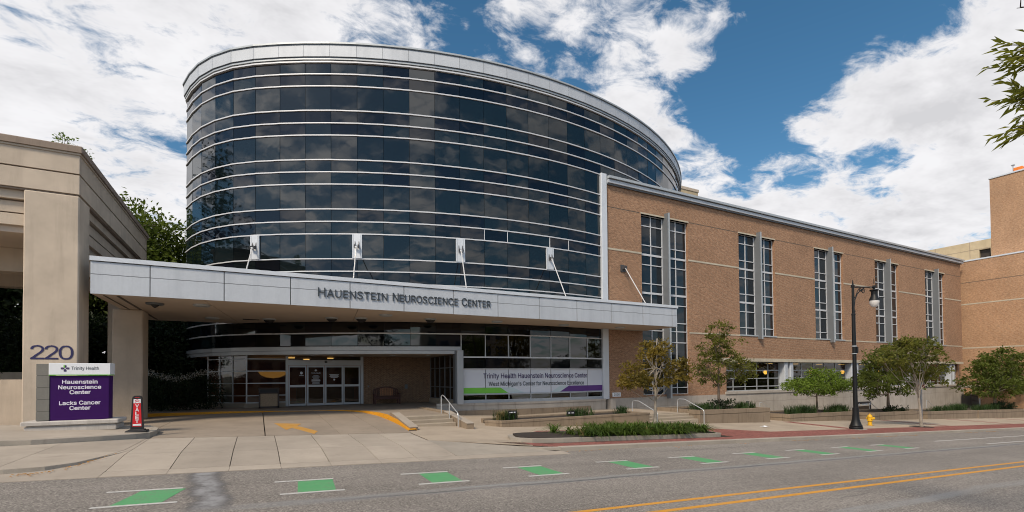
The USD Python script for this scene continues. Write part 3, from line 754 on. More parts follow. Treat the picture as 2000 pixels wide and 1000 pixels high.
def band2d(pts, mat, name): 
    m = facade(Polygon(pts), -0.004, 0.0).subdivide_to_size(0.5, max_iter=6); part(tower, name, bend(m, 0.014), mat)
band2d([(0.03, 0.68), (3.05, 0.68), (2.52, 1.03), (0.03, 1.03)], 'sign_green', 'banner_stripe')
band2d([(3.07, 0.68), (4.2, 0.68), (3.3, 1.03), (2.55, 1.03)], 'pale_tint', 'banner_stripe')
band2d([(6.9, 0.68), (10.75, 0.68), (10.75, 1.07), (7.62, 1.07)], 'sign_purple', 'banner_stripe')
band2d([(6.2, 0.68), (6.87, 0.68), (7.58, 1.07), (6.9, 1.07)], 'pale_tint', 'banner_stripe')
# corner post between tower and brick wing
part(tower, 'corner_post', cbx(21.74, 22.25, 27.22, 27.6, 0.06, 16.30, 0.02), 'metal_cap')
# entrance portal: beam following the round front, and its right jamb
part(tower, 'portal_beam', ribbon(0, FS, -0.10, 0.16, 3.36, 3.58), 'frame_metal')
part(tower, 'portal_beam', ribbon(0, FS, -0.10, 0.10, 3.33, 3.36), 'metal_dark')
part(tower, 'portal_beam', ribbon(0, FS, -0.14, 0.13, 3.13, 3.33), 'frame_metal')
part(tower, 'portal_jamb', cbx(10.74, 11.14, 27.45, 28.0, 0.05, 3.36, 0.02), 'frame_metal')
part(tower, 'portal_jamb', bx(10.66, 10.74, 27.6, 28.0, 0.05, 3.3), 'metal_dark')
part(tower, 'recess_ceiling', prism(Polygon([tuple(p) for p in ring(0, FS, -0.15)] + [(11.0, 42), (-3.3, 42)]).buffer(0), 3.14, 3.21), 'soffit')
for x, y in ((7.6, 30.6), (9.6, 29.6), (5.2, 31.6), (3.0, 32.2)):
    part(tower, 'recess_downlight', cyl((x, y, 3.10), 0.16, 0.045), 'metal_trim')
# entrance wall: sliding doors, side glazing, brick
YD = 33.0
def rail(x0, x1, z0, z1, y0=YD - 0.06, y1=YD + 0.06): return bx(x0, x1, y0, y1, z0, z1)
dj = [1.67, 2.73, 3.80, 4.93, 6.02]
for i in range(4):
    a, b = dj[i] + .015, dj[i + 1] - .015
    y = YD - 0.02 if i in (1, 2) else YD + 0.06
    fr = cat(bx(a, b, y - .03, y + .03, 0.0, 0.13), bx(a, b, y - .03, y + .03, 1.17, 1.31), bx(a, b, y - .03, y + .03, 2.42, 2.54), bx(a, a + .08, y - .032, y + .032, 0, 2.54), bx(b - .08, b, y - .032, y + .032, 0, 2.54))
    d = part(tower, 'sliding_door', fr, 'frame_metal')
    part(d, 'door_pane', bx(a + .08, b - .08, y - .006, y + .006, 0.13, 1.17), 'clear_glass'); part(d, 'door_pane', bx(a + .08, b - .08, y - .006, y + .006, 1.31, 2.42), 'clear_glass')
    cx = (a + b) / 2
    if i == 1:
        lt = cat(words('Trinity Health', 0.065, cx, y - .035, 2.02, align='center', depth=0.004), *[bx(cx - w / 2, cx + w / 2, y - .037, y - .033, z, z + .022) for w, z in ((.3, 1.86), (.44, 1.79), (.34, 1.72), (.5, 1.65), (.52, 1.56), (.5, 1.53), (.42, 1.42), (.46, 1.36))])
        part(d, 'door_lettering', lt, 'sign_white')
        part(d, 'door_emblem', cat(bx(cx - .02, cx + .02, y - .037, y - .033, 2.16, 2.30), bx(cx - .07, cx + .07, y - .038, y - .034, 2.21, 2.25)), 'sign_white')
    if i == 2:
        part(d, 'door_lettering', cat(*[bx(cx - w / 2, cx + w / 2, y - .037, y - .033, z, z + .025) for w, z in ((.6, 1.93), (.5, 1.87), (.56, 1.81), (.42, 1.75))], bx(cx - .03, cx + .03, y - .037, y - .033, 1.56, 1.68), bx(cx - .06, cx + .06, y - .038, y - .034, 1.60, 1.64)), 'sign_white')
    if i == 0:
        part(d, 'door_emblem', cat(lathe([(0.0, -.002), (.085, -.002), (.085, .002), (0, .002)], n=16).apply_transform(trimesh.transformations.rotation_matrix(math.pi / 2, [1, 0, 0])).apply_translation((cx + .22, y - .035, 2.06)), bx(cx + .1, cx + .36, y - .037, y - .033, 1.9, 1.925)), 'sign_white')
part(tower, 'door_header', cat(bx(1.60, 6.1, YD - .1, YD + .1, 2.56, 2.88), bx(1.60, 6.1, YD - .12, YD - .1, 2.70, 2.72)), 'frame_metal')
part(tower, 'door_sensor', lathe([(0, -.06), (.07, -.05), (.09, .0), (.06, .04), (0, .05)], (3.86, YD - .14, 2.76), 12), 'black_plastic')
part(tower, 'door_jamb', cat(bx(1.52, 1.66, YD - .08, YD + .08, 0, 3.13), bx(6.03, 6.2, YD - .08, YD + .08, 0, 3.13)), 'frame_metal')
part(tower, 'transom_pane', bx(1.66, 6.03, YD - .01, YD + .01, 2.89, 3.13), 'clear_glass')
# side glazing left of the doors
zr = [0.27, 0.70, 1.44, 2.18, 2.92, 3.13]
sg = cat(*[bx(-0.60, 1.52, YD - .05, YD + .03, z - .03, z + .03) for z in zr[:-1]], bx(-0.64, -0.57, YD - .06, YD + .05, 0.2, 3.13), bx(0.42, 0.47, YD - .04, YD + .03, 0.2, .70))
sw = part(tower, 'side_glazing', sg, 'frame_metal')
for a, b in zip(zr[:-1], zr[1:]): part(sw, 'pane', bx(-0.57, 1.52, YD - .012, YD, a + .03, b - .03), 'clear_glass')
part(tower, 'kerb_wall', bx(-0.70, 1.52, YD - .12, YD + .1, -0.05, 0.24), 'step_concrete')
q0, q1 = np.array([-0.62, 33.05]), np.array([-2.75, 35.2])
dq = (q1 - q0); nq = np.array([dq[1], -dq[0]]) / np.linalg.norm(dq)
def wallbox(a, b, off, th, z0, z1):
    pa, pb = q0 + dq * a, q0 + dq * b
    return prism(Polygon([pa + nq * off, pb + nq * off, pb + nq * (off + th), pa + nq * (off + th)]), z0, z1)
s2 = part(tower, 'side_glazing', cat(*[wallbox(0, 1, -.03, .06, z - .025, z + .025) for z in zr[:-1]], *[wallbox(t, t + .02, -.04, .07, 0.2, 3.13) for t in (0.33, .66, .98)]), 'frame_metal')
for a, b in zip(zr[:-1], zr[1:]): part(s2, 'pane', wallbox(0.01, .97, 0, .012, a + .03, b - .03), 'clear_glass')
part(tower, 'kerb_wall', wallbox(0, 1.5, -.1, .2, -.1, .24), 'step_concrete')
part(tower, 'round_column', cat(lathe([(0, 0.0), (.33, 0.0), (.33, .06), (.27, .1), (.27, 3.14), (0, 3.14)], (-1.62, 34.6, 0.0), 28)), 'column_paint', smooth=30)
part(tower, 'entry_brick_wall', bx(6.2, 10.9, YD, YD + .3, -0.02, 3.14), 'entry_brick')
part(tower, 'wall_plate', cat(bx(9.0, 9.2, YD - .03, YD, 0.95, 1.25), bx(6.5, 6.58, YD - .03, YD, 1.1, 1.2)), 'metal_dark')
# recess side wall: glass on a low kerb
r0, r1 = np.array([10.95, 28.0]), np.array([10.86, 33.0])
def sidebox(a, b, x0, x1, z0, z1): return bx(10.86 + x0, 10.86 + x1, 28.0 + a, 28.0 + b, z0, z1)
part(tower, 'kerb_wall', sidebox(0.01, 5.0, -.1, .14, -.12, 0.28), 'step_concrete')
fr = part(tower, 'recess_glazing', cat(*[sidebox(t, t + .06, -.03, .05, 0.28, 3.13) for t in (0.0, .98, 1.98, 2.98, 3.98, 4.92)], *[sidebox(0.01, 4.97, -.02, .04, z, z + .05) for z in (0.28, 1.05, 2.3)]), 'metal_dark')
for t in (0.0, .98, 1.98, 2.98, 3.98): part(fr, 'pane', sidebox(t + .06, t + .97, .0, .012, .33, 3.1), 'tinted_glass')
for t in (0.35, 1.3, 2.3, 3.3, 4.3): part(fr, 'blind', sidebox(t, t + .36, .22, .25, .33, 3.1), 'curtain_green')
# rooms behind the clear glass
part(tower, 'lobby_shell', cat(bx(-3.2, 11.3, 41.0, 41.2, -0.1, 3.2), bx(11.3, 11.5, 33.4, 41, -.1, 3.2)), 'room_warm')
part(tower, 'lobby_floor', bx(-3.2, 11.3, 33.1, 41.0, -0.1, -0.005), 'room_floor')
part(tower, 'front_room', cat(bx(11.2, 26, 33.0, 33.2, 0, 4.38), bx(11.2, 26, 28.3, 33.2, -.2, 0.08)), 'dark_room')
part(tower, 'front_room', cat(bx(11.3, 11.4, 28.0, 33, 0, 4.38), bx(22.3, 22.4, 27.8, 33, 0, 4.38)), 'dark_room')
for x, y in ((1.9, 33.9), (4.3, 34.3), (3.0, 36.5)): part(tower, 'lobby_lamp', cyl((x, y, 3.02), 0.20, 0.06), 'lamp_warm')
part(tower, 'lobby_bowl_lamp', lathe([(0, 0), (0.4, .06), (.75, .22), (.95, .5), (.9, .5), (.7, .26), (.38, .12), (0, .08)], (0.9, 36.0, 1.75), 20), 'lamp_soft', smooth=True)
part(tower, 'lobby_desk', cat(bx(2.5, 6.5, 38.2, 39.0, 0, 1.1)), 'slat_brown')
# low wall under the banner
part(tower, 'banner_plinth', ribbon(FS - 1, POST, -0.1, 0.22, -1.6, -0.03), 'plinth_concrete')
part(tower, 'banner_plinth', bx(22.15, 22.6, 26.97, 27.5, -1.7, 0.09), 'plinth_concrete')
part(tower, 'plinth_ledge', ribbon(FS - 1, POST, -0.08, 0.27, -0.03, 0.10), 'plinth_concrete')

# ------------------------------------------------------------------ entrance canopy
XC0, XC1, YC = -5.74, 25.62, 24.0
can = thing('entrance_canopy', 'long flat pale metal entrance canopy with dark raised lettering across its front', 'canopy', (10, 24, 5.05))
outline = sbox(XC0, YC + 0.06, XC1 - 0.04, 33.2).difference(Polygon([tuple(p) for p in ring(0, LAST, 0.10)] + back).buffer(0)).difference(sbox(21.6, 26.9, 30, 40))
outline = max(getattr(outline, 'geoms', [outline]), key=lambda q: q.area)
part(can, 'canopy_core', prism(outline.buffer(-0.015), 5.12, 6.42), 'metal_dark')
part(can, 'canopy_roof', prism(outline.buffer(-0.02), 6.42, 6.46), 'roof_grey')
sj = [-5.74, -2.05, 4.3, 10.2, 17.2, 25.58]
for i in range(len(sj) - 1):
    p = Polygon([(sj[i] + .012, YC + .07), (sj[i + 1] - .012, YC + .07), (sj[i + 1] - .012 + (1.2 if i < 4 else 0), 34), (sj[i] + .012 + (1.2 if 0 < i else 0), 34)]).intersection(outline)
    if p.area > .1: part(can, 'soffit_panel', prism(p, 5.05, 5.11), 'soffit')
part(can, 'soffit_seams', prism(outline.buffer(-.03), 5.075, 5.115), 'soffit_seam')
part(can, 'soffit_trim', cat(bx(-5.0, -4.9, 24.3, 32.6, 5.03, 5.049), bx(-5.42, -5.37, 24.3, 32.6, 5.03, 5.049)), 'soffit_seam')
xj = [XC0, -3.87, -1.29, 1.31, 3.91, 6.53, 9.18, 11.83, 14.51, 17.19, 19.85, 22.50, 25.14, XC1]
for i in range(len(xj) - 1):
    g0 = 0.017
    a, b = xj[i] + (g0 if i else 0), xj[i + 1] - g0
    part(can, 'fascia_panel', bx(a, b, YC, YC + .04, 5.05, 5.805), 'metal_panel')
    part(can, 'fascia_panel', bx(a, b, YC, YC + .04, 5.825, 6.30), 'metal_panel')
part(can, 'fascia_backing', bx(XC0 + .01, XC1 - .02, YC + .03, YC + .075, 5.07, 6.31), 'seam_black')
part(can, 'fascia_cap', bx(XC0 - .02, XC1 + .05, YC - .05, YC + .5, 6.335, 6.51), 'metal_cap')
part(can, 'end_panel', bx(XC1 - .04, XC1, YC + .045, 27.33, 5.05, 6.33), 'metal_panel')
part(can, 'end_cap', bx(XC1 - .25, XC1 + .05, YC + .5, 27.33, 6.335, 6.51), 'metal_cap')
# raised letters
x = 2.47
for wi, w in enumerate(('HAUENSTEIN', 'NEUROSCIENCE', 'CENTER')):
    a = words(w[0], 0.415, 0, YC - .02, 5.52, depth=0.035, bold=False)
    b = words(w[1:], 0.365, 0, YC - .02, 5.52, depth=0.035, bold=False)
    wid = [3.22, 3.48, 1.70][wi]
    total = a.bounds[1][0] + .07 + b.bounds[1][0]
    s = wid / total
    b.apply_translation((a.bounds[1][0] + .07, 0, 0)); m = cat(a, b)
    m.vertices[:, 0] *= s
    m.apply_translation((x, 0, 0))
    for c in m.split(only_watertight=False): part(can, 'letter', c, 'lettering')
    x += wid + [0.26, 0.22, 0][wi]
for (lx_, ly_, kind) in ((-4.0, 25.9, 0), (-2.24, 25.6, 1), (-2.2, 30.6, 1), (6.0, 25.65, 1), (12.7, 25.9, 1), (17.5, 25.9, 1), (22.0, 25.7, 1), (0.55, 30.0, 2), (3.6, 28.1, 2), (5.1, 27.6, 2), (8.7, 26.4, 2)):
    dpt = part(can, 'downlight', lathe([(0, 0), (.30, 0), (.34, .03), (.34, .09), (0, .09)], (lx_, ly_, 4.97), 20), 'metal_trim' if kind else 'metal_dark')
    if kind == 2: part(dpt, 'lamp_bowl', lathe([(0, -.16), (.14, -.14), (.25, -.06), (.28, 0), (0, 0)], (lx_, ly_, 4.968), 16), 'black_plastic')
    if kind == 0: part(dpt, 'lamp_bowl', lathe([(0, -.14), (.07, -.1), (.16, 0), (0, 0)], (lx_, ly_, 4.968), 16), 'black_plastic')
part(can, 'slot_grille', bx(-0.75, 0.05, 30.55, 30.75, 5.02, 5.048), 'seam_black')
part(can, 'rear_pillar', cbx(-6.02, -4.86, 28.5, 29.8, -0.5, 5.05, 0.05), 'precast', label='beige concrete pillar under the left end of the canopy')
# tension rods
rods = [((-0.49, 24.6, 6.5), 5), ((4.16, 24.6, 6.5), 9), ((10.2, 24.6, 6.5), 13), ((16.85, 24.6, 6.5), 17)]
for e, k in rods:
    q, nrm = ND[k + OFF], vn[k + OFF]; t = np.array([q[0] + nrm[0] * .3, q[1] + nrm[1] * .3, 9.46])
    part(can, 'tension_rod', tube([t, np.array(e)], 0.032, 8), 'rod_steel')
part(can, 'tension_rod', tube([(23.75, 27.1, 9.6), (23.4, 24.6, 6.5)], 0.032, 8), 'rod_steel')

# ------------------------------------------------------------------ brick wing
YW = 27.35
wing = thing('brick_wing', 'long brown brick wing with five tall window bays and a pale cornice', 'building', (50, YW, 0))
WX = [25.58, 36.64, 47.70, 58.72, 69.87]
WW = 4.94
wall = sbox(22.27, 0.05, 79.3, 15.55)
holes = [sbox(WX[0], 0.25, WX[0] + WW, 13.95)] + [sbox(x, 5.17, x + WW, 13.95) for x in WX[1:]] + [sbox(34.8, -1, 79.4, 3.14)]
for h in holes: wall = wall.difference(h)
part(wing, 'brick_wall', facade(wall, YW, YW + 0.42), 'brick')
part(wing, 'end_wall', bx(79.3 - .42, 79.3, YW + .42, 33, 0, 15.55), 'brick')
part(wing, 'wing_back', cat(bx(22.3, 79.0, 36.0, 36.3, 0, 15.5), bx(22.3, 79.2, YW + .42, 36, 15.3, 15.54), bx(34.0, 79, YW + 1.0, 36, 3.15, 3.35)), 'dark_room')
# limestone courses, a hair proud of the brick
for z0, z1, yy in ((10.87, 11.0, .025), (5.05, 5.165, .025)):
    xs_ = [22.27] + sum([[x - 0.002, x + WW + 0.002] for x in WX], []) + [79.3]
    for a, b in zip(xs_[::2], xs_[1::2]): part(wing, 'stone_course', bx(a, b, YW - yy, YW + .1, z0, z1), 'limestone')
for a, b in ((22.27, 25.4), (30.7, 36.5), (41.8, 47.5), (52.9, 58.5), (63.9, 69.7), (75.1, 79.3)): part(wing, 'soldier_course', bx(a, b, YW - .006, YW + .05, 13.97, 14.03), 'bark')
part(wing, 'stone_lintel', bx(32.6, 79.34, YW - .06, YW + .45, 2.86, 3.14), 'limestone')
for x in WX: part(wing, 'window_head', bx(x - .06, x + WW + .06, YW - .03, YW + .3, 13.95, 14.06), 'limestone')
for x in WX[1:]: part(wing, 'window_sill', bx(x - .06, x + WW + .06, YW - .05, YW + .3, 5.08, 5.19), 'metal_trim')
# cornice
part(wing, 'cornice', bx(22.28, 79.42, YW - .14, YW + .42, 15.56, 15.66), 'metal_dark')
part(wing, 'cornice', bx(22.29, 79.5, YW - .26, YW + .42, 15.66, 15.90), 'metal_panel')
part(wing, 'cornice', bx(22.28, 79.56, YW - .20, YW + .42, 15.90, 15.96), 'metal_dark')
part(wing, 'cornice', bx(22.29, 79.62, YW - .38, YW + .5, 15.96, 16.14), 'metal_trim')
part(wing, 'cornice', bx(22.28, 79.3, YW - .1, YW + .5, 16.14, 16.26), 'metal_dark')
# window bays
YG = YW + 0.28
ZR = [13.95, 13.15, 11.68, 10.95, 10.18, 8.75, 8.02, 7.22, 5.83, 5.17]
ZR1 = ZR + [4.30, 2.93, 2.20, 0.75, 0.25]
for wi, x in enumerate(WX):
    zz = ZR1 if wi == 0 else ZR
    xl = [x, x + 1.16, x + 2.34]; xr = [x + 2.62, x + 3.78, x + WW]
    fr = []
    for xs3 in (xl, xr):
        for xx in xs3: fr.append(bx(xx - .035, xx + .035, YG - .06, YG + .06, zz[-1], zz[0]))
        for z in zz:
            w = 0.075 if abs(z - 10.95) < .01 or abs(z - 8.02) < .01 else 0.034
            fr.append(bx(xs3[0], xs3[-1], YG - .07, YG + .05, z - w, z + w))
    w_ = part(wing, 'window', cat(fr), 'mullion')
    for xs3 in (xl, xr):
        for a, b in zip(xs3[:-1], xs3[1:]):
            for zt, zb in zip(zz[:-1], zz[1:]):
                m = bx(a + .035, b - .035, YG - .01, YG + .01, zb + .03, zt - .03)
                t = rng.normal(0, 0.0018, 2); v = m.vertices.copy(); v[:, 1] += t[0] * (v[:, 0] - a) + t[1] * (v[:, 2] - zb); m.vertices = v
                part(w_, 'pane', m, 'window_glass')
    zf = -0.05 if wi == 0 else 4.85
    fc = x + 2.48
    part(wing, 'fin', bx(fc - .11, fc + .10, YW - .34, YG + .05, zf, 14.28), 'fin_metal')
    part(wing, 'fin_edge', bx(fc - .02, fc + .11, YW - .37, YW - .34, zf, 14.30), 'metal_trim')
part(wing, 'rod_anchor', cat(bx(23.5, 23.95, YW - .06, YW, 9.35, 9.85), bx(23.62, 23.68, YW - .34, YW - .05, 9.5, 9.75), bx(23.8, 23.86, YW - .34, YW - .05, 9.5, 9.75), bx(23.6, 23.9, YW - .3, YW - .24, 9.55, 9.62)), 'bracket_steel')
# ground-floor window band with paired columns
YR = YW + 0.62
zrr = [2.86, 2.11, 1.39, 0.68, 0.34]
colx = [43.4 + 11.06 * k for k in range(4)]
bays = [(34.8, 42.75)] + [(c + .95, c + 10.4) for c in colx[:3]] + [(colx[3] + .95, 79.2)]
for a, b in bays:
    n = max(2, int(round((b - a) / 1.75))); vx = np.linspace(a, b, n + 1)
    f = part(wing, 'ribbon_window', cat(*[bx(xx - .03, xx + .03, YR - .05, YR + .05, .34, 2.86) for xx in vx], *[bx(a, b, YR - .06, YR + .04, z - .035, z + .035) for z in zrr]), 'frame_metal')
    for xa, xb in zip(vx[:-1], vx[1:]):
        for zt, zb in zip(zrr[:-1], zrr[1:]): part(f, 'pane', bx(xa + .03, xb - .03, YR - .008, YR + .008, zb + .035, zt - .035), 'clear_glass')
for c in colx:
    for o in (-0.30, 0.52): part(wing, 'column', cbx(c + o - .24, c + o + .24, YW + .06, YW + .7, 0.28, 2.86, .05), 'metal_panel')
part(wing, 'ribbon_sill', bx(34.6, 79.3, YW - .10, YW + .75, 0.10, 0.30), 'plinth_concrete')
part(wing, 'ribbon_ceiling', bx(34.6, 79.2, YW + .45, 33.5, 2.88, 3.0), 'dark_room')
part(wing, 'ground_room', cat(bx(34.6, 79.2, 33.2, 33.4, 0, 3)), 'dark_room')
part(wing, 'ground_room_floor', bx(34.6, 79.2, YR + .1, 33.2, 0.0, 0.15), 'room_floor')
part(wing, 'ground_room_panelling', cat(*[bx(a, a + 3.0, 33.05, 33.19, 1.9, 2.87) for a in np.arange(40.5, 76, 3.1)]), 'room_warm')
for x_, y_, z_ in ((37.1, 29.5, 1.95), (43.1, 29.5, 1.95), (50.45, 29.5, 1.95), (56.2, 29.5, 1.95), (64.0, 29.5, 1.95)):
    pl_ = part(wing, 'pendant_lamp', lathe([(0, -.2), (.12, -.17), (.19, 0), (.13, .16), (0, .2)], (x_, y_, z_), 14), 'lamp_amber', smooth=40); part(pl_, 'cord', tube([(x_, y_, z_ + .2), (x_, y_, 2.87)], .012, 5), 'black_plastic')
for x_ in np.arange(38, 78, 4.4): part(wing, 'ceiling_lamp', cyl((x_, 31.6, 2.83), .3, .04), 'lamp_warm')
# plinth: concrete panels
px_ = [22.6, 26.4, 30.1, 33.8, 37.5, 41.2, 44.9, 48.6, 52.3, 56.0, 59.7, 63.4, 67.1, 70.8, 74.5, 79.3]
part(wing, 'plinth_backing', bx(22.55, 79.28, YW + .02, YW + .4, -4, 0.03), 'joint_dark')
for a, b in zip(px_[:-1], px_[1:]):
    zbot = float(zwalk(b, YW)) - .3
    part(wing, 'plinth_panel', bx(a + .008, b - .008, YW - .03, YW + .03, -0.62, 0.085), 'plinth_concrete')
    if zbot < -0.65: part(wing, 'plinth_panel', bx(a + .008, b - .008, YW - .03, YW + .03, zbot, -0.632), 'plinth_concrete')
part(wing, 'wall_hydrant', cat(bx(37.2, 37.4, YW - .16, YW - .03, -1.0, -.55)), 'bracket_steel')
st = part(wing, 'date_stone', bx(22.6, 23.35, YW - .05, YW + .03, 0.20, 0.50), 'sign_white')
part(st, 'date_lettering', words('2008', 0.17, 22.975, YW - .05, 0.27, width=0.52, align='center', depth=0.006), 'lettering')

# penthouse seen over the wing roof
ph = thing('rooftop_penthouse', 'small beige rooftop block showing behind the right edge of the glass tower', 'building', (66, 63, 15))
part(ph, 'wall', bx(62, 72.0, 62, 70, 15, 35.6), 'deck_concrete'); part(ph, 'coping', bx(61.9, 72.15, 61.9, 70.1, 35.6, 36.1), 'precast')

# ------------------------------------------------------------------ brick annex at the far right, its tower, the beige deck
XA = 80.6
ann = thing('brick_annex', 'low orange brown brick annex wall standing square to the wing at the far right', 'building', (XA, 22, 0))
part(ann, 'brick_wall', bx(XA, XA + 24, 17.5, 33, -4.2, 16.05), 'annex_brick')
part(ann, 'coping', bx(XA - .06, XA + 24, 17.4, 33, 16.05, 16.22), 'metal_cap')
part(ann, 'stone_course', bx(XA - .02, XA + .1, 17.5, 28.2, 10.48, 10.62), 'limestone'); part(ann, 'stone_course', bx(XA - .02, XA + .1, 17.5, 28.2, 4.85, 4.99), 'limestone')
part(ann, 'soldier_course', bx(XA - .006, XA + .1, 17.5, 28.2, 13.3, 13.37), 'bark')
part(ann, 'base_course', bx(XA - .08, XA + .1, 17.5, 28.2, -0.1, 0.15), 'plinth_concrete')
lk = part(ann, 'link_window', cat(*[bx(79.32, XA, 28.2, 28.3, z - .03, z + .03) for z in np.arange(3.1, 14.0, .73)], bx(79.30, 79.36, 28.15, 28.3, 0.2, 13.9), bx(79.3, XA, 28.1, 28.4, 13.85, 14.1)), 'metal_dark')
for z in np.arange(3.13, 13.6, .73): part(lk, 'pane', bx(79.36, XA - .01, 28.24, 28.26, z, z + .67), 'black_glass')
lk2 = part(ann, 'entry_window', cat(*[bx(79.32, XA, 28.2, 28.3, z - .03, z + .03) for z in (.3, .95, 1.6, 2.25, 2.9)], *[bx(x_ - .03, x_ + .03, 28.19, 28.31, .3, 2.9) for x_ in (79.35, 79.8, 80.2, 80.55)]), 'frame_metal')
for z in (.33, .98, 1.63, 2.28): part(lk2, 'pane', bx(79.36, XA - .01, 28.24, 28.26, z, z + .6), 'window_glass')
part(ann, 'link_base', bx(79.3, XA, 28.0, 28.5, -4, .28), 'plinth_concrete')
tw = thing('brick_stair_tower', 'tall plain orange brick tower rising above the annex at the right edge', 'building', (84, 20, 16))
part(tw, 'brick_wall', bx(84, 100, 12, 25.8, 16.0, 26.85), 'annex_brick'); part(tw, 'coping', bx(83.9, 100, 11.9, 25.9, 26.85, 27.02), 'metal_cap')
dk = thing('parking_deck', 'beige concrete parking deck parapet with a dark opening behind the wing roof', 'building', (84, 30, 12))
dw_ = sbox(25.82, 10, 45, 19.15).difference(sbox(25.85, 16.7, 27.0, 17.95))
part(dk, 'deck_wall', facade_x(dw_, 84.0, 84.35), 'deck_concrete'); part(dk, 'deck_body', bx(84.4, 99, 25.82, 45, 10, 18.9), 'dark_room')
part(dk, 'panel_joint', cat(bx(83.985, 84.0, 25.83, 45, 18.02, 18.06), bx(83.985, 84.0, 27.9, 27.94, 17.0, 19.15), bx(83.985, 84, 31.6, 31.64, 17, 19.15)), 'precast_cap')
ou = thing('orange_roof_unit', 'small orange roof unit on the coping of the brick stair tower', 'roof unit', (84.2, 23, 27.02))
part(ou, 'housing', cbx(84.0, 84.6, 22.72, 23.55, 27.02, 27.45, .04), 'orange_plastic'); part(ou, 'vent_pipe', cat(tube([(84.3, 23.65, 27.02), (84.3, 23.65, 27.85)], .04), bx(84.15, 84.45, 23.5, 23.8, 27.85, 27.95)), 'post_grey')
ub = thing('louvre_cabinet', 'dark louvred cabinet at the foot of the wall beside the annex corner', 'cabinet', (79.3, 26.6, -3))
part(ub, 'box', bx(78.3, 80.3, 26.3, 27.2, -3.4, -0.95), 'black_plastic'); part(ub, 'louvres', cat(*[bx(78.36, 80.24, 26.26, 26.3, z, z + .04) for z in np.arange(-2.3, -1, .16)]), 'metal_dark')
part(ub, 'pipe', tube([(80.42, 26.2, -3.3), (80.42, 26.2, -1.5)], .1), 'rail_steel')

# ------------------------------------------------------------------ concrete building on the left
lb = thing('concrete_garage', 'beige concrete building with banded parapet, open ground floor and house number', 'building', (-7, 24.2, 0))
XL, YL, X0, Y1 = -6.13, 24.2, -46.0, 36.9
def bandbox(z0, z1, inset): return cbx(X0, XL - inset, YL + inset, Y1 - inset, z0, z1, .015)
part(lb, 'parapet_cap', cbx(X0, XL + .10, YL - .10, Y1 + .1, 10.50, 10.76, .03), 'precast_cap')
part(lb, 'parapet_cap', bandbox(10.42, 10.50, -0.04), 'precast')
part(lb, 'parapet_band', bandbox(9.70, 10.42, 0.0), 'precast')
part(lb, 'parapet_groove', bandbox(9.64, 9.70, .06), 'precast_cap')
part(lb, 'parapet_band', bandbox(8.90, 9.64, 0.0), 'precast')
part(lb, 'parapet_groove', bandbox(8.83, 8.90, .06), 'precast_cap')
part(lb, 'spandrel_band', bandbox(8.50, 8.83, .20), 'precast')
part(lb, 'spandrel_band', bandbox(8.02, 8.44, .34), 'precast')
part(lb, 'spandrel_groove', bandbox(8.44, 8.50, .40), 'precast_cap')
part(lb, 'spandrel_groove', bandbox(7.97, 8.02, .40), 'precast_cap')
part(lb, 'spandrel_band', bandbox(7.55, 7.97, .34), 'precast')
for (a, b, c, d) in ((-7.73, XL, YL, 25.5), (-16.5, -14.9, YL, 25.5), (-7.73, XL, 35.6, Y1), (-16.5, -14.9, 35.6, Y1), (-26, -24.4, YL, 25.5)):
    part(lb, 'pillar', cbx(a, b - .003, c + .003, d, -0.6, 8.83, .04), 'precast')
part(lb, 'ceiling', bx(X0, XL - .5, YL + .5, Y1 - .5, 7.3, 7.545), 'soffit')
part(lb, 'inner_beam', cat(bx(X0, -6.6, 27.6, 28.3, 6.3, 7.29), bx(X0, -6.6, 32.0, 32.7, 6.3, 7.29)), 'precast')
part(lb, 'low_wall', bx(-9.4, -8.2, 26.4, 26.7, -0.4, 1.75), 'precast')
part(lb, 'rear_wall', bx(-30, -9.5, 36.2, 36.5, -.3, 2.2), 'precast')
xx = -7.50
for ch in '220':
    m = words(ch, 0.53, xx, YL - .002, 2.49, width=0.39 if ch == '2' else .43, depth=0.006); part(lb, 'house_number', m, 'navy_paint'); xx += 0.40

for (x_, y_, h_, s_) in ((-6.95, 25.0, .62, 1), (-6.45, 25.2, .42, 2)): pass

# ------------------------------------------------------------------ monument sign, valet sign
ms = thing('monument_sign', 'purple and white hospital monument sign on a pale stone base', 'sign', (-5.3, 20.6, -0.1))
zb = float(zisl(-5.4, 20.5)) - .02
YS = 20.62
part(ms, 'stone_base', cbx(-6.52, -4.22, YS - .02, YS + 1.05, zb, zb + .16, .015), 'sign_base')
part(ms, 'stone_base', cbx(-6.49, -4.25, YS + .01, YS + 1.02, zb + .165, 0.25, .012), 'sign_base')
part(ms, 'base_ledge', cbx(-6.60, -4.15, YS - .07, YS + 1.1, 0.253, 0.38, .03), 'sign_base')
zj = [2.22, 1.85, 1.46, 1.07, 0.69, 0.385]
for a, b in zip(zj[:-1], zj[1:]): part(ms, 'pier_block', cbx(-6.265, -5.945, YS + .06, YS + .62, b + .012, a, .006), 'sign_stone')
part(ms, 'pier_core', bx(-6.25, -5.95, YS + .08, YS + .6, .38, 2.2), 'seam_black')
part(ms, 'name_panel', cbx(-5.94, -4.44, YS + .08, YS + .58, 0.385, 1.83, .01), 'purple')
part(ms, 'header_panel', cbx(-5.955, -4.40, YS + .03, YS + .62, 1.875, 2.25, .008), 'sign_white')
part(ms, 'green_stripe', bx(-5.953, -4.402, YS + .032, YS + .6, 1.848, 1.873), 'sign_green')
for t, z, w, xc in (('Hauenstein', 1.575, 0.90, -5.19), ('Neuroscience', 1.40, 1.09, -5.19), ('Center', 1.235, .535, -5.185), ('Lacks Cancer', .885, 1.05, -5.185), ('Center', .715, .535, -5.185)):
    part(ms, 'name_lettering', words(t, 0.122, xc, YS + .08, z, width=w, bold=True, align='center', depth=.006), 'text_white')
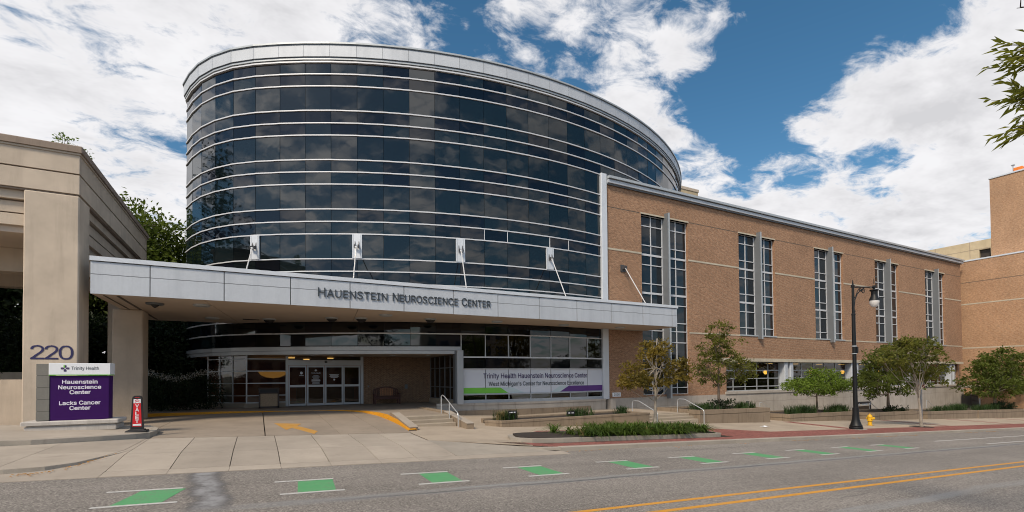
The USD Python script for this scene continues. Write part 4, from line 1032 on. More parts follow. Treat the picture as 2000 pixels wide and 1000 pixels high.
part(ms, 'header_lettering', words('Trinity Health', 0.105, -5.40, YS + .03, 2.03, width=.70, depth=.005), 'lettering')
em = []
for k in range(4):
    m = facade(Polygon([(-.012, .02), (.012, .02), (.035, .05), (.03, .105), (-.03, .105), (-.035, .05)]), -.006, 0)
    m.apply_transform(trimesh.transformations.rotation_matrix(k * math.pi / 2, [0, 1, 0])); m.apply_translation((-5.555, YS + .03, 2.075)); em.append(m)
part(ms, 'emblem', cat(em), 'text_purple'); e1 = em[0].copy(); e1.apply_scale(1.0); e1.apply_translation((-.0, -.004, 0)); e1.vertices[:, 0] = (e1.vertices[:, 0] + 5.555) * .5 - 5.575
part(ms, 'emblem_leaf', e1, 'sign_green')

zv = float(zisl(-3.52, 19.85)) + .004
vs = thing('valet_sign', 'red and black upright valet sign with white chevrons on the island corner', 'sign', (-3.52, 19.85, zv))
part(vs, 'rubber_foot', cat(cbx(-3.81, -3.23, 19.62, 20.08, zv, zv + .05, .02), cbx(-3.74, -3.30, 19.70, 20.0, zv + .05, zv + .085, .02)), 'black_plastic')
body = Polygon([(-3.70, zv + .085), (-3.34, zv + .085), (-3.385, zv + 1.10), (-3.40, zv + 1.155), (-3.45, zv + 1.185), (-3.59, zv + 1.185), (-3.64, zv + 1.155), (-3.655, zv + 1.10)])
part(vs, 'panel', facade(body, 19.82, 19.88), 'black_plastic')
part(vs, 'grip_slot', bx(-3.58, -3.46, 19.815, 19.82, zv + 1.11, zv + 1.125), 'valet_red')
part(vs, 'red_face', facade(Polygon([(-3.645, zv + .17), (-3.395, zv + .17), (-3.425, zv + .94), (-3.615, zv + .94)]), 19.813, 19.82), 'valet_red')
part(vs, 'white_face', facade(Polygon([(-3.615, zv + .94), (-3.425, zv + .94), (-3.428, zv + 1.075), (-3.612, zv + 1.075)]), 19.813, 19.82), 'sign_white')
part(vs, 'white_face', bx(-3.63, -3.41, 19.809, 19.813, zv + .195, zv + .255), 'sign_white')
for k in (0, 1):
    z = zv + .96 + k * .05
    part(vs, 'chevron', facade(Polygon([(-3.58, z), (-3.52, z + .04), (-3.46, z), (-3.46, z + .02), (-3.52, z + .06), (-3.58, z + .02)]), 19.808, 19.813), 'valet_red')
for k, ch in enumerate('VALET'):
    part(vs, 'letter', words(ch, 0.105, -3.52, 19.813, zv + .80 - k * .128, width=.095, align='center', bold=True, depth=.005), 'sign_white')

# ------------------------------------------------------------------ entrance steps with sloping cheek walls
es = thing('entrance_steps', 'three broad concrete steps up to the entrance beside the yellow kerb', 'steps', (7, 21.9, -.5))
zt0 = -.125
for k in range(3):
    z = zt0 - .15 * k; y = 22.35 - .36 * k
    part(es, 'step', cbx(6.02, 8.24, y - .36 if k < 2 else y - .36, y + .45, z - .6 if k == 2 else z - .148, z, .015), 'step_concrete')
def cheek(x0, x1, yb, yf, zb_, zf_, zlow):
    p = Polygon([(yb + .5, zlow), (yf, zlow), (yf, zf_), (yb, zb_), (yb + .5, zb_)])
    return facade_x(p, x0, x1)
part(es, 'cheek_wall', cheek(5.66, 6.0, 23.0, 19.95, 0.0, -.42, -1.0), 'planter_concrete')
part(es, 'cheek_wall', cheek(8.26, 8.6, 23.0, 20.0, -.02, -.40, -1.1), 'planter_concrete')
part(es, 'cheek_coping', cheek(5.65, 6.01, 23.0, 19.93, 0.035, -.385, 5) if False else facade_x(Polygon([(19.93, -.42), (19.93, -.39), (23.0, .03), (23.0, 0.0)]), 5.64, 6.015), 'walk_concrete')
part(es, 'cheek_coping', facade_x(Polygon([(19.98, -.40), (19.98, -.37), (23.0, .01), (23.0, -.02)]), 8.245, 8.615), 'walk_concrete')
hr = thing('handrail', 'pale steel handrail on three posts beside the entrance steps', 'handrail', (8.15, 21.6, -.5), 'steel handrails on the steps')
part(hr, 'rail', tube([(8.12, 23.0, .72), (8.12, 22.9, .79), (8.12, 22.75, .80), (8.12, 22.5, .74), (8.12, 20.95, .11), (8.12, 20.8, .07), (8.12, 20.72, .0), (8.12, 20.70, -.1)], .024, 8), 'rail_steel', smooth=50)
for y, zt_, zb_ in ((23.0, .72, -.14), (21.85, .47, -.44), (20.70, -.1, -.62)): part(hr, 'post', tube([(8.12, y, zb_), (8.12, y, zt_)], .024, 8), 'rail_steel', smooth=50)

# ------------------------------------------------------------------ ramp walls, long planter, second steps
rw = thing('ramp_wall', 'low brown concrete retaining wall running below the white banner windows', 'wall', (14, 27, -.6))
rwm = ribbon(FS - 1, POST - 1, -.05, .34, -1.6, -.345)
part(rw, 'wall_body', rwm, 'planter_concrete')
part(rw, 'wall_body', cbx(8.25, 8.62, 23.0, 27.6, -1.4, -.02, .01), 'planter_concrete')
part(rw, 'wall_body', bx(8.62, 10.4, 27.2, 27.6, -1.4, -.34), 'planter_concrete')
rp = structure('ramp')
part(rp, 'ramp_slab', slab(sbox(10.3, 22.8, 19.2, 27.3), lambda x, y: -0.80 + 0.016 * (np.asarray(x) - 10.3), .5), 'pale_walk')
part(rp, 'landing_slab', slab(sbox(19.2, 21.75, 24.0, 27.3), lambda x, y: -0.66 + 0 * x, .6), 'pale_walk')
lp = thing('long_planter', 'long low concrete planter wall with three tufts of grass beside the ramp', 'planter', (14.5, 21, -.7))
zlp = lambda x, y: -0.42 + 0.006 * (np.asarray(x) - 10)
po = Polygon([(9.75, 21.4), (10.25, 20.5), (19.3, 20.15), (19.3, 20.45), (10.45, 20.8), (10.05, 21.5)])
part(lp, 'wall_cap', slab(po, zlp, .10), 'planter_concrete'); part(lp, 'wall_body', slab(po.buffer(-.018), lambda x, y: zlp(x, y) - .1, 1.3), 'planter_concrete')
part(lp, 'wall_body', slab(sbox(10.2, 22.5, 19.2, 22.8), lambda x, y: zlp(x, y) - .02, 1.0), 'planter_concrete')
part(lp, 'wall_body', slab(sbox(19.02, 20.46, 19.3, 22.5), lambda x, y: zlp(x, y) - .002, 1.0), 'planter_concrete')
part(lp, 'soil', slab(Polygon([(10.1, 21.5), (10.5, 20.85), (19.0, 20.5), (19.0, 22.5), (10.2, 22.5)]), lambda x, y: zlp(x, y) - .09, .2), 'soil')
s2t = thing('ramp_steps', 'three concrete steps between two handrails up to the ramp landing', 'steps', (21.7, 21, -.9))
for k in range(3):
    z = -.66 - .15 * k; y = 21.75 - .36 * k
    part(s2t, 'step', cbx(19.34, 23.74 , y - .36, y + .3, z - (.7 if k == 2 else .148), z, .015), 'step_concrete')
def handrail2(x, label):
    h = thing('handrail', label, 'handrail', (x, 21, -1), 'steel handrails on the steps')
    part(h, 'rail', tube([(x, 22.25, .05), (x, 22.2, .16), (x, 22.1, .20), (x, 21.75, .20), (x, 21.6, .17), (x, 20.3, -.36), (x, 20.22, -.42), (x, 20.2, -.5)], .026, 8), 'rail_steel', smooth=50)
    part(h, 'post', tube([(x, 22.25, -.7), (x, 22.25, .06)], .026, 8), 'rail_steel', smooth=50)
    part(h, 'post', tube([(x, 20.2, float(zwalk(x, 20.2))), (x, 20.2, -.48)], .026, 8), 'rail_steel', smooth=50)
handrail2(19.9, 'pale steel handrail left of the ramp steps behind the gold leaved tree')
handrail2(23.66, 'pale steel handrail between the ramp steps and the tall square planter')

# small black notice plates in the long planter
for k, (x, y, z, lab, segs_) in enumerate(((11.4, 21.6, -.12, 'small black notice plate in the grass at the left end of the long planter', ((-.17, -.12), (-.10, -.02), (0, .05), (.07, .17))), (14.88, 21.45, -.28, 'small black notice plate beside the middle grass tuft of the long planter', ((-.17, -.06), (.04, .09), (.11, .17))))):
    t = thing('notice_plate', lab, 'sign', (x, y, z - .3), 'black notice plates in the long planter')
    part(t, 'plate', cbx(x - .25, x + .25, y - .015, y + .015, z - .075, z + .1, .006), 'black_plastic')
    part(t, 'legend', cat(*[bx(x + a, x + b, y - .019, y - .015, z - .02, z + .03) for a, b in segs_]), 'sign_white')
    part(t, 'stake', cat(bx(x - .2, x - .17, y - .01, y + .01, z - .4, z - .075), bx(x + .17, x + .2, y - .01, y + .01, z - .4, z - .075)), 'black_plastic')

# ------------------------------------------------------------------ planters along the wing
def planter(label, xa, xb, yf, yb, za, zb_, open_left=0.0):
    t = thing('planter_box', label, 'planter', ((xa + xb) / 2, yf, -1.5), 'concrete planters along the brick wing')
    top = lambda x, y: za + (zb_ - za) * (np.asarray(x) - xa) / (xb - xa)
    outer = Polygon([(xa, yb), (xa + open_left, yf), (xb, yf), (xb, yb)])
    innr = outer.buffer(-0.28, join_style=2)
    rg = outer.difference(innr)
    part(t, 'wall_cap', slab(rg, top, .26), 'planter_concrete')
    part(t, 'wall_groove', slab(rg.buffer(-.03), lambda x, y: top(x, y) - .26, .03), 'soil')
    part(t, 'wall_body', slab(rg.buffer(-.006), lambda x, y: top(x, y) - .29, 1.3), 'planter_concrete')
    part(t, 'soil', slab(innr.buffer(.02), lambda x, y: top(x, y) - .10, .3), 'soil')
    return top
tp1 = planter('tall square concrete planter under the second gold brown tree', 23.78, 30.5, 20.6, 24.3, -.44, -.53)
tp2 = planter('low concrete planter holding the small bright green tree', 32.7, 41.6, 20.8, 24.2, -1.10, -1.24, .3)
tp3 = planter('low concrete planter behind the yellow hydrant', 43.8, 51.5, 20.8, 24.2, -1.46, -1.58, .3)
tp4 = planter('low concrete planter right of the grey street sign post', 52.7, 63.3, 20.8, 24.2, -1.71, -2.0, .3)
tp5 = planter('farthest concrete planter at the right edge beside the annex wall', 63.6, 78.5, 20.8, 24.2, -2.02, -2.45)

# planted island by the street
bd = thing('planting_island', 'long kerbed bed of strap leaved plants between pavement and street', 'planting bed', (14, 16, -1))
bp = Polygon([(8.45, 16.2), (8.5, 15.75), (8.95, 15.4), (10.2, 15.22), (18.4, 15.2), (18.95, 15.25), (19.2, 15.5), (19.1, 16.4), (18.6, 17.7), (13.5, 18.1), (9.6, 17.6), (8.7, 16.9)]).buffer(.12).buffer(-.12)
kr = bp.difference(bp.buffer(-.2))
ztop = lambda x, y: zwalk(x, 15.2) + .14 + 0 * y
for a, b in ((8, 10.95), (10.96, 13.6), (13.61, 16.3), (16.31, 20)):
    part(bd, 'kerb_stone', slab(kr.intersection(sbox(a, 14, b, 19)).segmentize(.5), ztop, .4), 'kerb_concrete')
part(bd, 'mulch', slab(bp.buffer(-.2).segmentize(.6), lambda x, y: ztop(x, y) - .01 + .08 * np.exp(-((np.asarray(y) - 16.6) / .9) ** 2), .3), 'soil')

# ------------------------------------------------------------------ street lamp, hydrant, road sign, bins, bench
lx0, ly0 = 32.0, 16.1; lz0 = float(zwalk(lx0, ly0))
sl_ = thing('street_lamp', 'tall black street lamp with scrolled arm and hanging globe lantern', 'street lamp', (lx0, ly0, lz0))
part(sl_, 'footing', cbx(lx0 - .42, lx0 + .42, ly0 - .42, ly0 + .42, lz0 - .1, lz0 + .02, .02), 'kerb_concrete')
part(sl_, 'base', lathe([(0, .02), (.36, .02), (.36, .12), (.33, .16), (.34, .22), (.30, .27), (.25, .42), (.20, .6), (.185, .8), (.17, 1.0), (.175, 1.25), (.17, 1.3), (0, 1.3)], (lx0, ly0, lz0), 20), 'lamp_black', smooth=35)
part(sl_, 'pole', lathe([(0, 1.3), (.125, 1.3), (.115, 3), (.10, 6.9), (.115, 6.92), (.115, 7.0), (.075, 7.04), (.07, 8.62), (.10, 8.64), (.10, 8.74), (.05, 8.78), (.02, 9.05), (0, 9.08)], (lx0, ly0, lz0), 14), 'lamp_black', smooth=35)
part(sl_, 'collar', cat(lathe([(.10, 5.0), (.14, 5.0), (.14, 5.06), (.10, 5.06)], (lx0, ly0, lz0), 14), lathe([(.10, 4.55), (.135, 4.55), (.135, 4.6), (.10, 4.6)], (lx0, ly0, lz0), 14)), 'metal_trim')
part(sl_, 'control_box', cbx(lx0 + .08, lx0 + .22, ly0 - .13, ly0 + .13, lz0 + 4.6, lz0 + 5.0, .02), 'lamp_black')
za = lz0 + 8.62
part(sl_, 'arm', cat(tube([(lx0 - .32, ly0, za - .02), (lx0 - .12, ly0, za + .0)], [.005, .04]), tube([(lx0, ly0, za), (lx0 + 2.35, ly0, za + .20)], .04)), 'lamp_black')
br = [tube([(lx0 + .08, ly0, za - 1.45), (lx0 + .10, ly0, za - 1.15), (lx0 + .2, ly0, za - .75), (lx0 + .42, ly0, za - .42), (lx0 + .75, ly0, za - .18), (lx0 + 1.1, ly0, za - .02), (lx0 + 1.25, ly0, za + .06)], .032, 8)]
def scroll(cx, cz, r, a0, turns, sgn=1, n=22):
    th = np.linspace(0, turns * 2 * math.pi, n); rr = r * (1 - .78 * th / th[-1])
    return tube(np.c_[cx + rr * np.cos(a0 + sgn * th), np.full(n, ly0), cz + rr * np.sin(a0 + sgn * th)], .024, 6)
br += [scroll(lx0 + 1.12, za - .13, .20, math.pi / 2, 1.2, -1), scroll(lx0 + .80, za - .10, .15, -1.0, 1.1), tube([(lx0 + .3, ly0, za - .52), (lx0 + .5, ly0, za - .2), (lx0 + .7, ly0, za - .02)], .022, 6), tube([(lx0 + .07, ly0, za - 1.45), (lx0 + .16, ly0, za - 1.52), (lx0 + .2, ly0, za - 1.42)], .03, 6), tube([(lx0 + .1, ly0, za - .6), (lx0 + .25, ly0, za - .62)], .03, 6)]
part(sl_, 'scroll_bracket', cat(br), 'lamp_black', smooth=50)
lxh = lx0 + 2.42
LS = lambda prof: [(r * .80, z * .74) for r, z in prof]
part(sl_, 'lantern_hood', lathe(LS([(0, .42), (.10, .42), (.11, .34), (.14, .32), (.14, .22), (.08, .2), (.08, .08), (.30, .05), (.30, -.02), (.22, -.08), (.20, -.30), (.21, -.42), (.27, -.60), (.34, -.78), (.36, -.86), (.33, -.87), (0, -.80)]), (lxh, ly0, za), 20), 'lamp_black', smooth=35)
part(sl_, 'photocell', tube([(lxh, ly0, za + .42), (lxh, ly0, za + .75)], [.03, .018], 8), 'lamp_black')
part(sl_, 'globe', lathe(LS([(.32, -.86), (.335, -.98), (.31, -1.15), (.24, -1.32), (.14, -1.43), (0, -1.46)]), (lxh, ly0, za), 20), 'lamp_globe', smooth=True)

hx0, hy0 = 36.75, 17.62; hz0 = float(zwalk(hx0, hy0))
hy_ = thing('fire_hydrant', 'yellow fire hydrant standing on the pavement beside the street lamp', 'hydrant', (hx0, hy0, hz0))
def hpart(name, m, mat, smooth=False):
    m = m.copy(); m.vertices = (m.vertices - [hx0, hy0, hz0]) * .86 + [hx0, hy0, hz0]; part(hy_, name, m, mat, smooth)
hpart('barrel', lathe([(0, 0), (.22, 0), (.22, .035), (.145, .045), (.135, .33), (.16, .34), (.165, .36), (.20, .37), (.20, .42), (.165, .43), (.16, .62), (.17, .63), (.17, .66), (0, .66)], (hx0, hy0, hz0), 18), 'hydrant_yellow', smooth=35)
hpart('bonnet', lathe([(.175, .65), (.18, .68), (.165, .76), (.12, .83), (.06, .86), (.05, .88), (.04, .93), (0, .93)], (hx0, hy0, hz0), 18), 'hydrant_yellow', smooth=35)
def nozzle(dx, dy, z, r, l):
    m = lathe([(0, 0), (r * .8, 0), (r * .8, l * .55), (r, l * .58), (r, l * .85), (r * .5, l * .9), (r * .4, l), (0, l)], n=14)
    m.apply_transform(trimesh.geometry.align_vectors([0, 0, 1], [dx, dy, 0])); m.apply_translation((hx0 + dx * .12, hy0 + dy * .12, hz0 + z)); return m
hpart('outlet', nozzle(.95, -.3, .55, .105, .30), 'hydrant_yellow', smooth=35); hpart('outlet', nozzle(-.3, -.95, .55, .075, .16), 'hydrant_yellow', smooth=35); hpart('outlet', nozzle(.3, .95, .55, .075, .16), 'hydrant_yellow', smooth=35)
hpart('rust_ring', lathe([(.17, 0.034), (.225, .034), (.225, .042), (.17, .042)], (hx0, hy0, hz0), 18), 'rust')

sx0, sy0 = 43.15, 17.3; sz0 = float(zwalk(sx0, sy0))
plain('dull_white', (0.34, 0.33, 0.33), 0.5, 0.05); plain('dull_red', (0.25, 0.07, 0.05), 0.5, 0.1)
sp = thing('parking_sign_post', 'grey steel post carrying a small white sign edge on beside the thin street tree', 'sign', (sx0, sy0, sz0))
part(sp, 'post', cbx(sx0 - .055, sx0 + .055, sy0 - .055, sy0 + .055, sz0, 1.25, .02), 'post_grey')
part(sp, 'plate', bx(sx0 + .07, sx0 + .10, sy0 - .22, sy0 + .22, .62, 1.28), 'dull_white'); part(sp, 'plate_band', bx(sx0 + .064, sx0 + .07, sy0 - .22, sy0 + .22, .62, .86), 'dull_red')

wb = thing('slatted_enclosure', 'dark framed enclosure with brown slatted panels against the concrete plinth', 'enclosure', (52.2, 25.6, -2.4))
part(wb, 'frame', cat(bx(51.0, 51.16, 25.5, 25.62, -2.5, -1.02), bx(53.3, 53.46, 25.5, 25.62, -2.5, -1.02), bx(51.0, 53.46, 25.48, 25.64, -1.2, -1.0), bx(51.16, 53.3, 25.5, 25.62, -2.4, -2.3)), 'bin_frame')
for k in range(12): part(wb, 'slat', bx(51.18 + k * .177, 51.34 + k * .177, 25.53, 25.57, -2.3, -1.42), 'slat_brown')
part(wb, 'disc', cat(*[lathe([(0, -.01), (.11, -.01), (.11, .01), (0, .01)], n=14).apply_transform(trimesh.transformations.rotation_matrix(math.pi / 2, [1, 0, 0])).apply_translation((x, 25.47, -1.25)) for x in (51.32, 53.14)], bx(51.75, 52.75, 25.46, 25.48, -1.30, -1.20)), 'sign_white')

def small_rail(x, y, z0, zt, lab):
    t = thing('handrail', lab, 'handrail', (x, y, z0), 'small handrails along the plinth')
    part(t, 'post', tube([(x, y, z0), (x, y, zt)], .028, 6), 'rail_steel')
    part(t, 'rail', tube([(x, y, zt), (x + .25, y, zt + .04), (x + 1.6, y - .1, zt - .75)], .028, 6), 'rail_steel')
small_rail(36.3, 25.4, -1.8, -.58, 'short sloping handrail on the plinth behind the bright green tree')
small_rail(51.9, 24.9, -2.4, -1.12, 'thin white handrail in front of the brown slatted enclosure')
small_rail(64.0, 25.2, -2.8, -1.25, 'thin pale handrail behind the planter right of the sign post')

tbx, tby = 0.58, 32.2
tz = float(zplaza(0, tby))
tc_ = thing('litter_bin', 'square litter bin with dark frame and speckled stone panels by the entrance', 'litter bin', (tbx, tby, tz))
part(tc_, 'frame', cat(*[bx(tbx + a - .04, tbx + a + .04, tby + b - .04, tby + b + .04, tz, tz + 1.12) for a in (-.5, .5) for b in (-.4, .4)], bx(tbx - .54, tbx + .54, tby - .44, tby + .44, tz, tz + .10), bx(tbx - .54, tbx + .54, tby - .44, tby + .44, tz + .84, tz + .90)), 'bin_frame')
part(tc_, 'stone_panel', cbx(tbx - .455, tbx + .455, tby - .41, tby + .41, tz + .10, tz + .84, .01), 'bin_panel')
part(tc_, 'lid', cbx(tbx - .56, tbx + .56, tby - .46, tby + .46, tz + 1.10, tz + 1.18, .03), 'bin_frame'); part(tc_, 'opening', bx(tbx - .46, tbx + .46, tby - .37, tby + .37, tz + .9, tz + 1.1), 'seam_black')

b0, by = 7.55, 32.3; bz = float(zplaza(0, by))
bn = thing('garden_bench', 'dark red brown wooden bench with an arched slatted back against the brick wall', 'bench', (b0, by, bz))
for k in range(5): part(bn, 'seat_slat', bx(b0 - .78, b0 + .78, by - .42 + k * .1, by - .34 + k * .1, bz + .42, bz + .45), 'bench_wood')
th = np.linspace(-.82, .82, 15)
ztop_ = lambda x: bz + .86 + .20 * np.cos(np.clip(x / .82, -1, 1) * math.pi / 2)
part(bn, 'top_rail', cat(*[trimesh.convex.convex_hull(np.array([(b0 + th[i + a], by + .12 + c * .05, float(ztop_(th[i + a])) + d * .09) for a in (0, 1) for c in (0, 1) for d in (0, 1)])) for i in range(14)]), 'bench_wood')
for k in range(13):
    x = -.66 + k * .11
    part(bn, 'back_slat', bx(b0 + x - .03, b0 + x + .03, by + .125, by + .15, bz + .5, float(ztop_(x)) + .02), 'bench_wood_light' if 2 < k < 11 else 'bench_wood')
part(bn, 'back_rail', bx(b0 - .78, b0 + .78, by + .12, by + .17, bz + .45, bz + .53), 'bench_wood')
for x in (-.8, .8):
    for y, zt_ in ((-.42, .66), (.13, .86)): part(bn, 'leg', bx(b0 + x - .04, b0 + x + .04, by + y - .04, by + y + .04, bz, bz + zt_), 'bench_wood')
    part(bn, 'arm', bx(b0 + x - .06, b0 + x + .06, by - .46, by + .15, bz + .66, bz + .70), 'bench_wood')
part(bn, 'apron', bx(b0 - .76, b0 + .76, by - .45, by - .42, bz + .32, bz + .42), 'bench_wood')

pp = thing('paper_scrap', 'crumpled white sheet of paper lying on the pavement by the tall planter', 'litter', (26.5, 18.2, float(zwalk(26.5, 18.2))))
g_ = np.array([[i * .12, j * .09] for i in range(6) for j in range(5)]); zz_ = .02 + .05 * meshkit.noise(np.c_[g_ * 9, np.zeros(30)], 4)
ptv = np.c_[26.15 + g_[:, 0], 18.0 + g_[:, 1] + .12 * g_[:, 0], zwalk(26.4, 18.2) + zz_]
pf = [[i * 5 + j, (i + 1) * 5 + j, (i + 1) * 5 + j + 1, i * 5 + j + 1] for i in range(5) for j in range(4)]
part(pp, 'sheet', (ptv, np.array(pf)), 'paper')

# ------------------------------------------------------------------ leaves, trees, grasses
def leaf_mesh(p, d, size, rg, ratio=0.5, up=0.35):
    """p: leaf bases, d: rough directions. Folded diamonds of four triangles' worth of area in two triangles each side."""
    n = len(p)
    d = d + rg.normal(0, .45, (n, 3)); d /= np.linalg.norm(d, axis=1, keepdims=True)
    w = np.cross(d, rg.normal(0, 1, (n, 3)) * [1, 1, .5] + [0, 0, 1.0]); w /= np.linalg.norm(w, axis=1, keepdims=True) + 1e-9
    nn = np.cross(w, d)
    L = (size * rg.uniform(.65, 1.3, n))[:, None]
    a, t = p, p + d * L
    m1 = p + d * L * .45 + w * L * ratio * .5 + nn * L * .12
    m2 = p + d * L * .45 - w * L * ratio * .5 + nn * L * .12
    v = np.stack([a, m1, t, m2], 1).reshape(-1, 3)
    i = np.arange(n)[:, None] * 4
    f = np.vstack([i + [0, 1, 2], i + [0, 2, 3]])
    return v, f
def crown_points(lobes, n_clusters, rg):
    """cluster centres spread through ellipsoid lobes [(centre, radii, weight)], more of them near the outside."""
    w = np.array([l[2] for l in lobes]); w = w / w.sum()
    k = rg.choice(len(lobes), n_clusters, p=w)
    u = rg.normal(0, 1, (n_clusters, 3)); u /= np.linalg.norm(u, axis=1, keepdims=True)
    r = rg.uniform(0.12, 1, n_clusters) ** 0.45
    c = np.array([lobes[i][0] for i in k]); R = np.array([lobes[i][1] for i in k])
    return c + u * R * r[:, None], u
def tree(name, label, base, trunk, lobes, n_cl, per, size, spread, mat, bark='bark', r0=.09, limbs=14, seed=1, cat_='tree', group='planted trees along the pavement', ratio=.5, twigs=True, droop=-.15):
    rg = np.random.default_rng(seed)
    t = thing(name, label, cat_, base, group)
    tr = np.array(trunk, float)
    n = len(tr); rad = np.linspace(r0, r0 * .28, n); rad[0] *= 1.35
    ms_ = [tube(tr, rad, 8)]
    cp, u = crown_points(lobes, n_cl, rg)
    mid_ = cp.mean(0); lump = meshkit.fbm((u + seed) * 1.6, 3, seed)
    cp = mid_ + (cp - mid_) * np.clip(.62 + lump * .80, .6, 1.35)[:, None]
    order = rg.permutation(n_cl)[:limbs]
    for i in order:
        target = cp[i]
        f = np.clip(rg.uniform(.30, .95), 0, 1) * (n - 1); a = int(f); st = tr[a] + (tr[min(a + 1, n - 1)] - tr[a]) * (f - a)
        lowz = target[2] - .25 * np.linalg.norm(target[:2] - st[:2])
        if st[2] > lowz:
            zs = tr[:, 2]; k = int(np.searchsorted(zs, max(lowz, zs[1]))); st = tr[min(max(k, 1), n - 1)]
        mid = (st + target) / 2 + rg.normal(0, .06, 3) * np.linalg.norm(target - st) + [0, 0, -.06 * np.linalg.norm(target - st)]
        rr = r0 * .42
        ms_.append(tube([st, st * .55 + mid * .45, mid, target], [rr, rr * .75, rr * .5, rr * .15], 6))
        if twigs:
            near = np.argsort(np.linalg.norm(cp - target, axis=1))[1:5]
            for j in near: ms_.append(tube([mid * .4 + target * .6, (target + cp[j]) / 2 + [0, 0, .03], cp[j]], [rr * .3, rr * .2, rr * .08], 4, False))
    part(t, 'trunk', cat(ms_), bark, smooth=50)
    m = (rg.poisson(per, n_cl) * rg.uniform(.25, 1.6, n_cl)).astype(int); m[m < 2] = 2
    idx = np.repeat(np.arange(n_cl), m)
    p = cp[idx] + rg.normal(0, 1, (len(idx), 3)) * spread * np.array([1, 1, .55])
    d = u[idx] * .7 + rg.normal(0, .6, (len(idx), 3)) + [0, 0, droop]
    v, f = leaf_mesh(p, d, size, rg, ratio)
    part(t, 'crown', (v, f), mat)
    return t
def zs(x, y): return float(zwalk(x, y))
T = np.array
# two young trees turning gold
x, y, z = 16.9, 17.3, zs(16.9, 17.3) + .1
tree('young_tree', 'young tree with thin golden brown leaves rising from the planted island', (x, y, z), [(x, y, z), (x + .02, y, z + 1.2), (x + .08, y + .02, z + 1.75), (x + .12, y, z + 3.0), (x + .2, y, z + 4.4)],
     [(T([x - .1, y, z + 3.0]), T([1.25, 1.2, 1.05]), 4), (T([x - 1.35, y - .1, z + 2.35]), T([.85, .8, .35]), 1.3), (T([x + 1.3, y + .1, z + 2.75]), T([.95, .9, .75]), 2.2), (T([x + .25, y, z + 4.0]), T([.65, .6, .75]), 1.4)], 150, 24, .18, .13, 'leaf_gold', 'bark_pale', .075, 24, 3)
x, y, z = 27.2, 22.0, float(tp1(27.2, 0)) - .1
tree('young_tree', 'young tree with olive and gold leaves growing in the tall square planter', (x, y, z), [(x, y, z), (x, y, z + 1.5), (x + .05, y, z + 3.2), (x + .2, y, z + 5.2)],
     [(T([x - .1, y, z + 2.9]), T([2.3, 1.8, 1.15]), 5), (T([x + .1, y, z + 4.2]), T([1.35, 1.2, 1.0]), 2.5), (T([x + .3, y, z + 5.3]), T([.6, .6, .6]), .8), (T([x + 2.3, y, z + 2.6]), T([1.2, 1.0, .8]), 1.6)], 170, 26, .19, .14, 'leaf_olive', 'bark', .085, 26, 5)
x, y, z = 38.85, 22.3, float(tp2(38.3, 0)) - .1
tree('small_tree', 'small flat topped tree with bright green leaves in the low planter', (x, y, z), [(x, y, z), (x - .02, y, z + 1.3), (x + .1, y, z + 2.0), (x + .4, y, z + 2.9)],
     [(T([x + .3, y, z + 2.3]), T([2.6, 1.9, .55]), 5), (T([x + 1.2, y, z + 3.0]), T([1.7, 1.2, .45]), 2.6), (T([x - 1.6, y, z + 2.05]), T([1.6, 1.2, .5]), 2.4), (T([x + 1.6, y, z + 1.85]), T([1.7, 1.2, .4]), 2.2)], 240, 28, .19, .16, 'leaf_bright', 'bark', .07, 22, 6)
x, y, z = 49.6, 22.3, float(tp3(49.6, 0)) - .1
tree('maple_tree', 'broad dark green tree growing in the planter behind the hydrant', (x, y, z), [(x, y, z), (x, y, z + 1.6), (x, y, z + 3.2), (x + .1, y, z + 5.4)],
     [(T([x, y, z + 2.6]), T([4.4, 2.6, 1.1]), 6), (T([x + .3, y, z + 4.0]), T([3.4, 2.2, 1.2]), 4), (T([x + .4, y, z + 5.2]), T([2.0, 1.6, .8]), 1.8), (T([x - 1.8, y, z + 4.8]), T([1.2, 1.0, .7]), .8)], 260, 28, .25, .19, 'leaf_green', 'bark', .12, 26, 8)
x, y, z = 40.5, 16.25, zs(40.5, 16.25)
pit = thing('tree_pit', 'dark earth tree pit cut into the red brick paving', 'tree pit', (x, y, z)); part(pit, 'soil', sheet(Polygon([(x + .95 * math.cos(a) * (1 + .08 * math.sin(3 * a)), y + .62 * math.sin(a)) for a in np.linspace(0, 6.2, 20)]), zwalk, .012, .01), 'soil')
tree('street_tree', 'thin leaning street tree with pale forked trunk at the kerb', (x, y, z), [(x, y, z), (x - .2, y, z + 1.4), (x - .45, y, z + 2.6), (x - 1.0, y, z + 3.9), (x - 1.5, y, z + 5.2)],
     [(T([x - 1.6, y, z + 4.9]), T([1.9, 1.5, 1.0]), 4), (T([x + .6, y + .2, z + 4.5]), T([1.9, 1.4, 1.1]), 3.4), (T([x - .4, y, z + 5.7]), T([1.3, 1.1, .5]), 1.6), (T([x + 2.2, y, z + 3.7]), T([1.0, .9, .6]), 1), (T([x - 3.6, y, z + 4.9]), T([1.0, .8, .5]), .8)], 200, 24, .21, .16, 'leaf_olive', 'bark_pale', .085, 30, 9)
x, y, z = 73.3, 22.6, float(tp5(73.3, 0)) - .1
tree('maple_tree', 'broad green tree standing in front of the annex wall at the right edge', (x, y, z), [(x, y, z), (x, y, z + 1.8), (x, y, z + 3.6), (x, y, z + 5.6)],
     [(T([x, y, z + 2.9]), T([6.0, 2.6, 1.4]), 6), (T([x + 1.6, y, z + 4.6]), T([5.6, 2.4, 1.5]), 5), (T([x + 1, y, z + 5.9]), T([3.4, 1.8, .7]), 1.8), (T([x + 6, y, z + 3.6]), T([4, 2, 2.0]), 3)], 340, 28, .31, .24, 'leaf_green', 'bark', .14, 26, 12)
